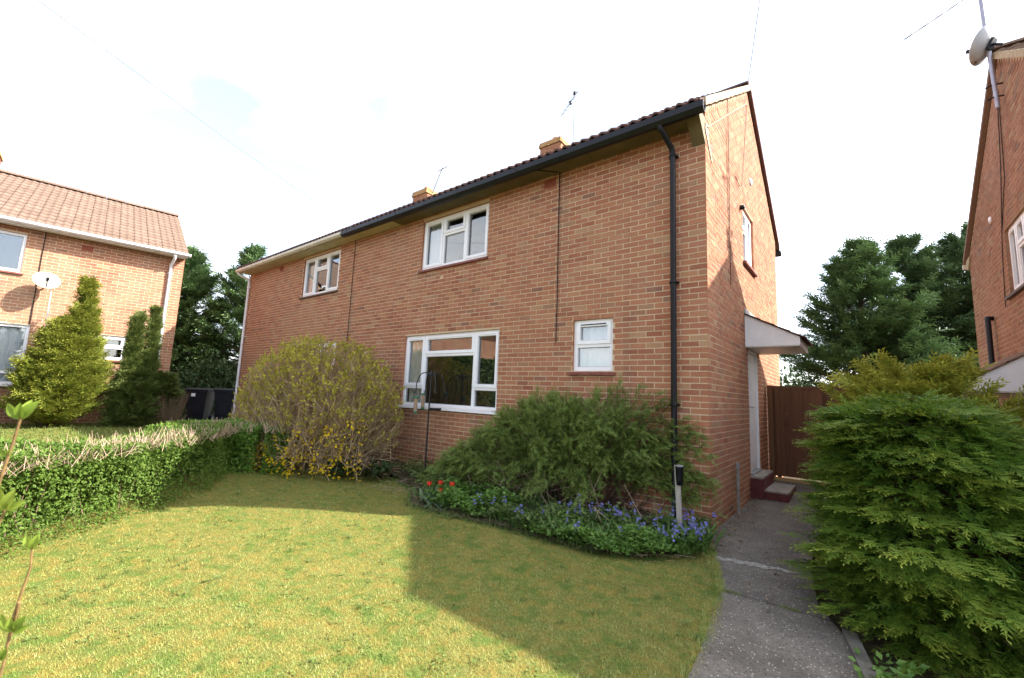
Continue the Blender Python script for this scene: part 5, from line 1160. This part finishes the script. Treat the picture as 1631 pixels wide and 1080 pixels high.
def bluebell(loc, seed, nfl):
    g = np.random.default_rng(seed); t = thing('bluebell_clump', (loc[0], loc[1], float(bed_z(np.array(loc[0]), np.array(loc[1])))), 'clump of violet-blue bluebells with strap leaves in the flower bed', 'flowers', 'bluebell clumps in the flower bed')
    n = 46; a = g.random(n) * 6.28; O = np.stack([g.normal(size=n) * .07, g.normal(size=n) * .06, 0 * a], 1); X = np.stack([np.cos(a) * .6, np.sin(a) * .6, .5 + .8 * g.random(n)], 1)
    bake('foliage', STRAP_V, STRAP_F, STRAP_T, O, X, np.stack([-np.cos(a), -np.sin(a), .8 + 0 * a], 1), .13 + .12 * g.random(n), L_STRAP, t, rnd=g.random(n), wid=.9)
    P = np.stack([g.normal(size=nfl) * .11, g.normal(size=nfl) * .09, 0 * g.random(nfl)], 1); T = P + np.stack([g.normal(size=nfl) * .03, g.normal(size=nfl) * .03, .17 + .12 * g.random(nfl)], 1)
    bake_tubes('flower_stem', P, T, .003, .002, M_GREENSTEM, t)
    k = 5; i = np.repeat(np.arange(nfl), k); s = .62 + .4 * g.random(nfl * k); Q = P[i] + (T[i] - P[i]) * s[:, None] + g.normal(size=(nfl * k, 3)) * .011; Q4 = np.repeat(Q, 3, 0); m = len(Q4)
    bake('bell', LEAF_V, LEAF_F, LEAF_T, Q4, np.stack([g.normal(size=m) * .6, g.normal(size=m) * .6, -.6 + 0 * g.random(m)], 1), g.normal(size=(m, 3)), .017 + .009 * g.random(m), M_BELL, t, rnd=g.random(m), wid=1.7)
for i, (x, y, k) in enumerate([(-1.25, -.98, 7), (-1.0, -.95, 8), (-.80, -.92, 6), (-.58, -.95, 5), (-.98, -1.5, 3), (-1.55, -1.5, 4), (.03, -.72, 6), (.06, -.92, 9), (.02, -1.08, 8), (-.25, -1.08, 4), (-.30, -.55, 6), (-.10, -.45, 7), (-1.9, -1.45, 3), (-.45, -1.3, 3), (-2.25, -1.35, 2)]):
    bluebell((x, y), 300 + i, k)
def tulip(x, y, h, lab, seed):
    g = random.Random(seed); t = thing('tulip', (x, y, .04), lab, 'flower', 'red tulips at the bed edge'); lx, ly = g.uniform(-.04, .04), g.uniform(-.04, .02)
    m = MB(); m.tube([(0, 0, -.02), (lx * .4, ly * .4, h * .5), (lx, ly, h - .05)], .0045, 6); m.build('stem', M_GREENSTEM, t)
    for k in range(6):
        a = k * math.pi / 3 + .3; r = .030 if k % 2 else .026; w = .52; op = .6 + .25 * (k % 2); vs = []
        for (q, rr, zz) in ((0, .004, 0), (1, r, .022), (1.0, r * 1.06, .042), (.15, r * op + .006, .064)):
            for s in (-1, 0, 1): vs.append((lx + rr * math.cos(a + s * w * q), ly + rr * math.sin(a + s * w * q), h - .055 + zz + (.002 if s == 0 else 0)))
        m = MB(); m.add(vs, [(r_ * 3 + c, r_ * 3 + c + 1, r_ * 3 + c + 4, r_ * 3 + c + 3) for r_ in range(3) for c in range(2)], rnd=g.random(), sm=True); m.build('petal', M_TULIP, t)
    for k in range(3):
        a = g.uniform(0, 6.28); L = g.uniform(.17, .26); vs = []
        for i in range(6):
            s = i / 5; wv = .026 * math.sin(math.pi * min(1, .12 + s * .88)) + .001; d = (math.cos(a), math.sin(a)); rr = L * (.25 * s + .5 * s * s); zz = L * (s * .95 - .55 * s * s)
            for q in (-1, 0, 1): vs.append((d[0] * rr - d[1] * wv * q, d[1] * rr + d[0] * wv * q, zz + abs(q) * .008))
        m = MB(); m.add(vs, [(r_ * 3 + c, r_ * 3 + c + 1, r_ * 3 + c + 4, r_ * 3 + c + 3) for r_ in range(5) for c in range(2)], rnd=g.random(), sm=True); m.build('leaf', L_TULIP, t)
tulip(-3.24, -1.42, .22, 'red tulip furthest left at the bed edge', 1); tulip(-3.13, -1.38, .25, 'red tulip second from the left, touching the leftmost one', 2)
tulip(-2.90, -1.52, .20, 'lowest orange-red tulip, third from the left', 3); tulip(-2.76, -1.42, .29, 'tallest red tulip, furthest right of the four', 4)
g = np.random.default_rng(401); t = thing('strap_leaf_plant', (-2.95, -1.50, .03), 'clump of broad grey-green strap leaves below the red tulips', 'plant')
n = 34; a = g.random(n) * 6.28; O = np.stack([g.normal(size=n) * .16, g.normal(size=n) * .08, 0 * a], 1); bake('foliage', STRAP_V, STRAP_F, STRAP_T, O, np.stack([np.cos(a), np.sin(a), .4 + .7 * g.random(n)], 1), np.stack([-np.cos(a), -np.sin(a), 1 + 0 * a], 1), .20 + .12 * g.random(n), L_TULIP, t, rnd=g.random(n), wid=1.3)
t = thing('faded_flower_clump', (-5.25, -1.22, .03), 'dark-leaved perennial with faded brown flower heads in front of the twiggy bush', 'plant'); g = np.random.default_rng(402)
n = 240; a = g.random(n) * 6.28; r = .52 * np.sqrt(g.random(n)); O = np.stack([r * np.cos(a) * 1.0, r * np.sin(a) * .6, .05 + .20 * g.random(n) * (1.2 - r)], 1)
bake('foliage', LEAF_V, LEAF_F, LEAF_T, O, np.stack([np.cos(a), np.sin(a), .1 + .4 * g.random(n)], 1), np.array([0, -.3, 1.]) + g.normal(size=(n, 3)) * .4, .11 + .07 * g.random(n), leaf_mat('dark_perennial_leaf', (.03, .055, .02), (.075, .11, .04), None, .2, .4, .4), t, rnd=g.random(n), wid=1.3)
n = 13; H0 = np.stack([g.normal(size=n) * .26, g.normal(size=n) * .14 - .05, .22 + .14 * g.random(n)], 1); bake_tubes('flower_stem', H0 * np.array([.6, .6, 0]), H0, .004, .003, M_STEM, t)
i = np.repeat(np.arange(n), 16); m = len(i); bake('flower_head', LEAF_V, LEAF_F, LEAF_T, H0[i] + g.normal(size=(m, 3)) * .018, g.normal(size=(m, 3)), g.normal(size=(m, 3)), .03 + .015 * g.random(m), leaf_mat('faded_pink_brown_petal', (.16, .09, .065), (.34, .21, .16), None, .2, .8, .1), t, wid=1.6)

# ------------------------------------------------------------------ grass
BLADE_V = np.array([[0, -.5, 0], [0, .5, 0], [1, 0, -.12]], float); BLADE_F = np.array([[0, 1, 2]]); BLADE_T = np.array([0, 0, 1.])
def grass_mat():
    t = NT('grass_blade'); at = t.n('Attribute', attribute_name='rnd'); tp = t.n('Attribute', attribute_name='tip')
    a = t.noise(2.4, 6, .65); b = t.noise(11, 6, .7)
    c = t.ramp(at.outputs['Fac'], [(0, (.13, .225, .040)), (.38, (.205, .285, .062)), (.66, (.31, .345, .095)), (.88, (.43, .415, .155)), (1, (.55, .51, .26))])
    c = t.mix(t.ramp(a, [(.40, (0, 0, 0)), (.66, (.42, .42, .42))]), c, (.42, .36, .10))
    c = t.mix(t.ramp(b, [(.47, (0, 0, 0)), (.62, (.62, .62, .62))]), c, (.36, .255, .055))
    c = t.mix(t.ramp(t.noise(6, 5, .6), [(.50, (0, 0, 0)), (.60, (.7, .7, .7))]), c, (.115, .205, .03))
    p = t.bsdf(c, .6, .2); tl = t.n('BsdfTranslucent'); t.l(c, tl.inputs['Color']); mx = t.n('MixShader'); mx.inputs[0].default_value = .25
    t.l(p.outputs[0], mx.inputs[1]); t.l(tl.outputs[0], mx.inputs[2]); return t.fin(mx)
M_GRASS = grass_mat()
def grass(name, n, box, inside, zf, ln, wd, seed, weight=True, mat=None):
    g = np.random.default_rng(seed); xs, ys = [], []; tot = 0
    while tot < n:
        k = 400000; x = box[0] + (box[1] - box[0]) * g.random(k); y = box[2] + (box[3] - box[2]) * g.random(k); ok = inside(x, y)
        if weight:
            d2 = (x - CAM[0]) ** 2 + (y - CAM[1]) ** 2 + 2.2; ok &= g.random(k) < np.minimum(1, 10.0 / d2)
        x, y = x[ok], y[ok]; xs.append(x); ys.append(y); tot += len(x)
    x = np.concatenate(xs)[:n]; y = np.concatenate(ys)[:n]; d = np.sqrt((x - CAM[0]) ** 2 + (y - CAM[1]) ** 2 + 2.2)
    a = g.random(n) * 6.28; el = .25 + .95 * g.random(n); X = np.stack([np.cos(a) * np.cos(el), np.sin(a) * np.cos(el), np.sin(el)], 1); N = np.stack([-np.cos(a) * np.sin(el), -np.sin(a) * np.sin(el), np.cos(el)], 1)
    S = ln * (.45 + .9 * g.random(n) ** 1.6); W = wd * (.7 + .12 * d) / S
    return bake(name, BLADE_V, BLADE_F, BLADE_T, np.stack([x, y, zf(x, y) - .002], 1), X, N, S, mat or M_GRASS, rnd=g.random(n), wid=W)
fr_in = lambda x, y: in_lawn(x, y) & (((x - CAM[0]) * -.619 + (y - CAM[1]) * .775) > 1.2)
grass('grass', 460000, (-8.2, .75, -6.6, -.6), fr_in, lawn_z, .020, .0030, 501)
def near_line(line, w):
    L = np.array(line, float)
    def f(x, y):
        best = np.full(x.shape, 9.)
        for (x0, y0), (x1, y1) in zip(L, L[1:]):
            dx, dy = x1 - x0, y1 - y0; t = np.clip(((x - x0) * dx + (y - y0) * dy) / (dx * dx + dy * dy), 0, 1); best = np.minimum(best, np.hypot(x - x0 - t * dx, y - y0 - t * dy))
        return best < w * (.25 + .75 * RNG.random(x.shape) ** 2)
    return f
L_TUFT = leaf_mat('fresh_grass_blade', (.05, .115, .018), (.12, .19, .04), (.22, .25, .08), .25, .5, .2)
grass('edge_grass', 9000, (-8, .75, -4, 0), near_line(BED_E, .10), lawn_z, .075, .0034, 502, False, L_TUFT)
grass('edge_grass', 9000, (-8, .9, -5, -.4), near_line(PATH_L[1:7], .07), lawn_z, .045, .003, 503, False, M_GRASS)
grass('edge_grass', 5200, (-8, -4, -6, -1), near_line(HEDGE_B[1:], .13), lawn_z, .075, .0036, 504, False, L_TUFT)
grass('far_grass', 26000, (-14.5, -6.8, -9, -2), lambda x, y: (y < -2.0) & (x < -6.9 - .35 * (y + 3.2)), lambda x, y: gz(x, y) - .02, .085, .006, 505, False, L_TUFT)
g = np.random.default_rng(506); n = 900; c = np.stack([g.random(n) * 7.5 - 7, g.random(n) * 4.2 - 5.2], 1); c = c[in_lawn(c[:, 0], c[:, 1])]; i = np.repeat(np.arange(len(c)), 7); m = len(i); a = g.random(m) * 6.28
bake('clover_leaf', LEAF_V, LEAF_F, LEAF_T, np.stack([c[i, 0] + g.normal(size=m) * .02, c[i, 1] + g.normal(size=m) * .02, .016 + .015 * g.random(m)], 1), np.stack([np.cos(a), np.sin(a), .25 + 0 * a], 1), np.stack([g.normal(size=m) * .3, g.normal(size=m) * .3, 1 + 0 * a], 1), .012 + .014 * g.random(m), L_TUFT, rnd=g.random(m), wid=1.3)
g = np.random.default_rng(511); n = 420; c = np.stack([g.random(n) * 7.8 - 7.2, g.random(n) * 4.6 - 5.6], 1); c = c[in_lawn(c[:, 0], c[:, 1])]; i = np.repeat(np.arange(len(c)), 22); m = len(i); a = g.random(m) * 6.28; el = .5 + .9 * g.random(m); sz = (.4 + .9 * g.random(len(c)))[i]
bake('grass_tuft', BLADE_V, BLADE_F, BLADE_T, np.stack([c[i, 0] + g.normal(size=m) * .018, c[i, 1] + g.normal(size=m) * .018, .012 + 0 * a], 1), np.stack([np.cos(a) * np.cos(el), np.sin(a) * np.cos(el), np.sin(el)], 1), np.stack([-np.cos(a) * np.sin(el), -np.sin(a) * np.sin(el), np.cos(el)], 1), .042 * sz * (.5 + .8 * g.random(m)), L_TUFT, rnd=g.random(m), wid=.10)
g = np.random.default_rng(512); n = 900; x = -3.6 + 3.7 * g.random(n); y = -1.62 + 1.1 * g.random(n) ** 1.3; k = in_bed(x, y); x, y = x[k], y[k]; m = len(x); a = g.random(m) * 6.28
bake('strap_leaf', STRAP_V, STRAP_F, STRAP_T, np.stack([x, y, bed_z(x, y)], 1), np.stack([np.cos(a) * .7, np.sin(a) * .7 - .15, .5 + .7 * g.random(m)], 1), np.stack([-np.cos(a), -np.sin(a), .8 + 0 * a], 1), .12 + .16 * g.random(m), L_STRAP, rnd=g.random(m), wid=.55)
# moss in the path joint, leaf litter along the wall
grass('joint_grass', 1500, (.3, 1.2, -1.75, -1.5), lambda x, y: (np.abs(y + 1.61) < .03) & ((x < .62) | ((x > .88) & (x < 1.0))), lambda x, y: .012 + 0 * x, .025, .003, 507, False, L_TUFT)
grass('joint_grass', 900, (-.1, .3, -.75, .1), lambda x, y: (x > .0) & (x < .12 + .3 * np.abs(y + .3)) & (np.sin(x * 40) * np.sin(y * 23) > .1), lambda x, y: .012 + 0 * x, .03, .003, 508, False, L_TUFT)
M_LITTER = leaf_mat('brown_leaf_litter', (.10, .065, .04), (.26, .18, .11), None, 0, .9, .1)
g = np.random.default_rng(509); n = 420; y = -.45 + 3.0 * g.random(n) ** 1.4; x = .03 + np.abs(g.normal(size=n)) * .12 * (1.1 - .25 * y); x2 = .85 - np.abs(g.normal(size=160)) * .14; y2 = -1.9 + 3.5 * g.random(160); x = np.concatenate([x, x2]); y = np.concatenate([y, y2]); n = len(x); a = g.random(n) * 6.28
bake('leaf_litter', LEAF_V, LEAF_F, LEAF_T, np.stack([x, y, .019 + path_z(y) + .01 * g.random(n)], 1), np.stack([np.cos(a), np.sin(a), g.normal(size=n) * .2], 1), np.stack([g.normal(size=n) * .4, g.normal(size=n) * .4, 1 + 0 * a], 1), .012 + .032 * g.random(n) ** 2, M_LITTER, rnd=g.random(n), wid=1.2)
g = np.random.default_rng(510); n = 300; a = g.random(n) * 6.28; bake('bright_weed', LEAF_V, LEAF_F, LEAF_T, np.stack([1.52 + g.normal(size=n) * .08, -2.35 + g.normal(size=n) * .14, -.02 + .10 * g.random(n)], 1), np.stack([np.cos(a), np.sin(a), .5 + 0 * a], 1), np.array([0, 0, 1.]) + g.normal(size=(n, 3)) * .4, .035 + .03 * g.random(n), L_COVER, rnd=g.random(n))

# ------------------------------------------------------------------ budding shrub close to the camera
t = thing('budding_shrub', (.02, -5.52, 0), 'out-of-frame shrub whose budding shoots with fresh leaves rise at the left edge', 'shrub')
L_FRESH = leaf_mat('fresh_yellow_green_leaf', (.16, .25, .03), (.29, .37, .055), None, .45, .5, .2)
W0 = Vector((.02, -5.52, 0))
def stem(pts, rs): rs = [r * (.62 if i else 1) for i, r in enumerate(rs)]; m = MB(); m.tube([tuple(Vector(p) - W0) for p in pts], rs, 8); return m.build('shoot', M_REDSTEM, t)
stem([(.03, -5.50, 0), (.03, -5.52, .6), (.06, -5.54, 1.02), (.107, -5.527, 1.277), (.127, -5.521, 1.342), (.147, -5.517, 1.400)], [.008, .007, .0055, .0042, .0038, .0032])
stem([(.0, -5.50, 0), (.02, -5.50, .5), (.06, -5.49, .80), (.095, -5.478, .921), (.114, -5.478, 1.013), (.128, -5.474, 1.06), (.145, -5.469, 1.111), (.151, -5.472, 1.150)], [.007, .006, .005, .004, .0034, .0036, .003, .0026])
stem([(.03, -5.52, .55), (.06, -5.53, .95), (.088, -5.522, 1.16), (.108, -5.513, 1.222)], [.006, .005, .004, .003])
stem([(.128, -5.474, 1.045), (.120, -5.474, 1.02), (.112, -5.476, .985), (.104, -5.48, .94)], [.003, .003, .003, .003])
def big_leaf(p, d, up, L, w):
    L *= .86; w *= .80
    d = Vector(d).normalized(); n = Vector(up); n = (n - d * n.dot(d)).normalized(); s = d.cross(n); p = Vector(p) - W0; vs = []
    for i in range(7):
        q = i / 6; ww = w * math.sin(math.pi * min(1, .08 + q * .92)) ** .8 if i < 6 else .0003
        for e in (-1, -.5, 0, .5, 1): vs.append(tuple(p + d * (L * q) + s * (ww * e) + n * (abs(e) * ww * .45 - .28 * L * q * q)))
    m = MB(); m.add(vs, [(r * 5 + c, r * 5 + c + 1, r * 5 + c + 6, r * 5 + c + 5) for r in range(6) for c in range(4)], rnd=random.random(), sm=True); m.build('leaf', L_FRESH, t)
rx, uz, fw = np.array(_R), np.array(_U), np.array(_F)
def shoot_leaves(p, specs):
    for (a, lean, L, w) in specs: big_leaf(p, tuple(rx * math.sin(a) + uz * math.cos(a) - fw * lean), tuple(-fw + rx * .3 * math.cos(a)), L, w)
shoot_leaves((.147, -5.517, 1.398), [(-.75, .2, .046, .011), (.75, .1, .050, .012), (.1, -.3, .044, .010), (.25, .45, .036, .010)])
shoot_leaves((.120, -5.523, 1.325), [(-.9, .3, .030, .008), (.6, .5, .018, .006)])
shoot_leaves((.110, -5.513, 1.222), [(-.3, .2, .052, .013), (.55, .3, .050, .013), (1.2, .1, .040, .010), (-1.2, .2, .04, .01)])
shoot_leaves((.151, -5.472, 1.148), [(-.4, .2, .034, .009), (.42, .2, .034, .009), (.05, -.4, .030, .008)])
shoot_leaves((.116, -5.476, .99), [(.75, .2, .042, .011), (.15, .4, .034, .009), (1.35, .1, .034, .009), (-.6, .2, .045, .011), (-.1, -.2, .04, .01)])
shoot_leaves((.100, -5.482, .935), [(-.5, .2, .045, .012), (.5, .3, .03, .009)])

wire([(-7.55, -.32, 5.10), (-7.37, -3.0, 5.83), (-7.16, -5.56, 6.58), (-6.8, -10.8, 8.1)], .0055, 'thin overhead wire running down across the left sky to the brick pair')
wire([(.02, 2.95, 7.46), (.417, 1.80, 8.08), (1.2, -.6, 9.25)], .006, 'thin overhead wire rising from the near gable peak of the brick pair')
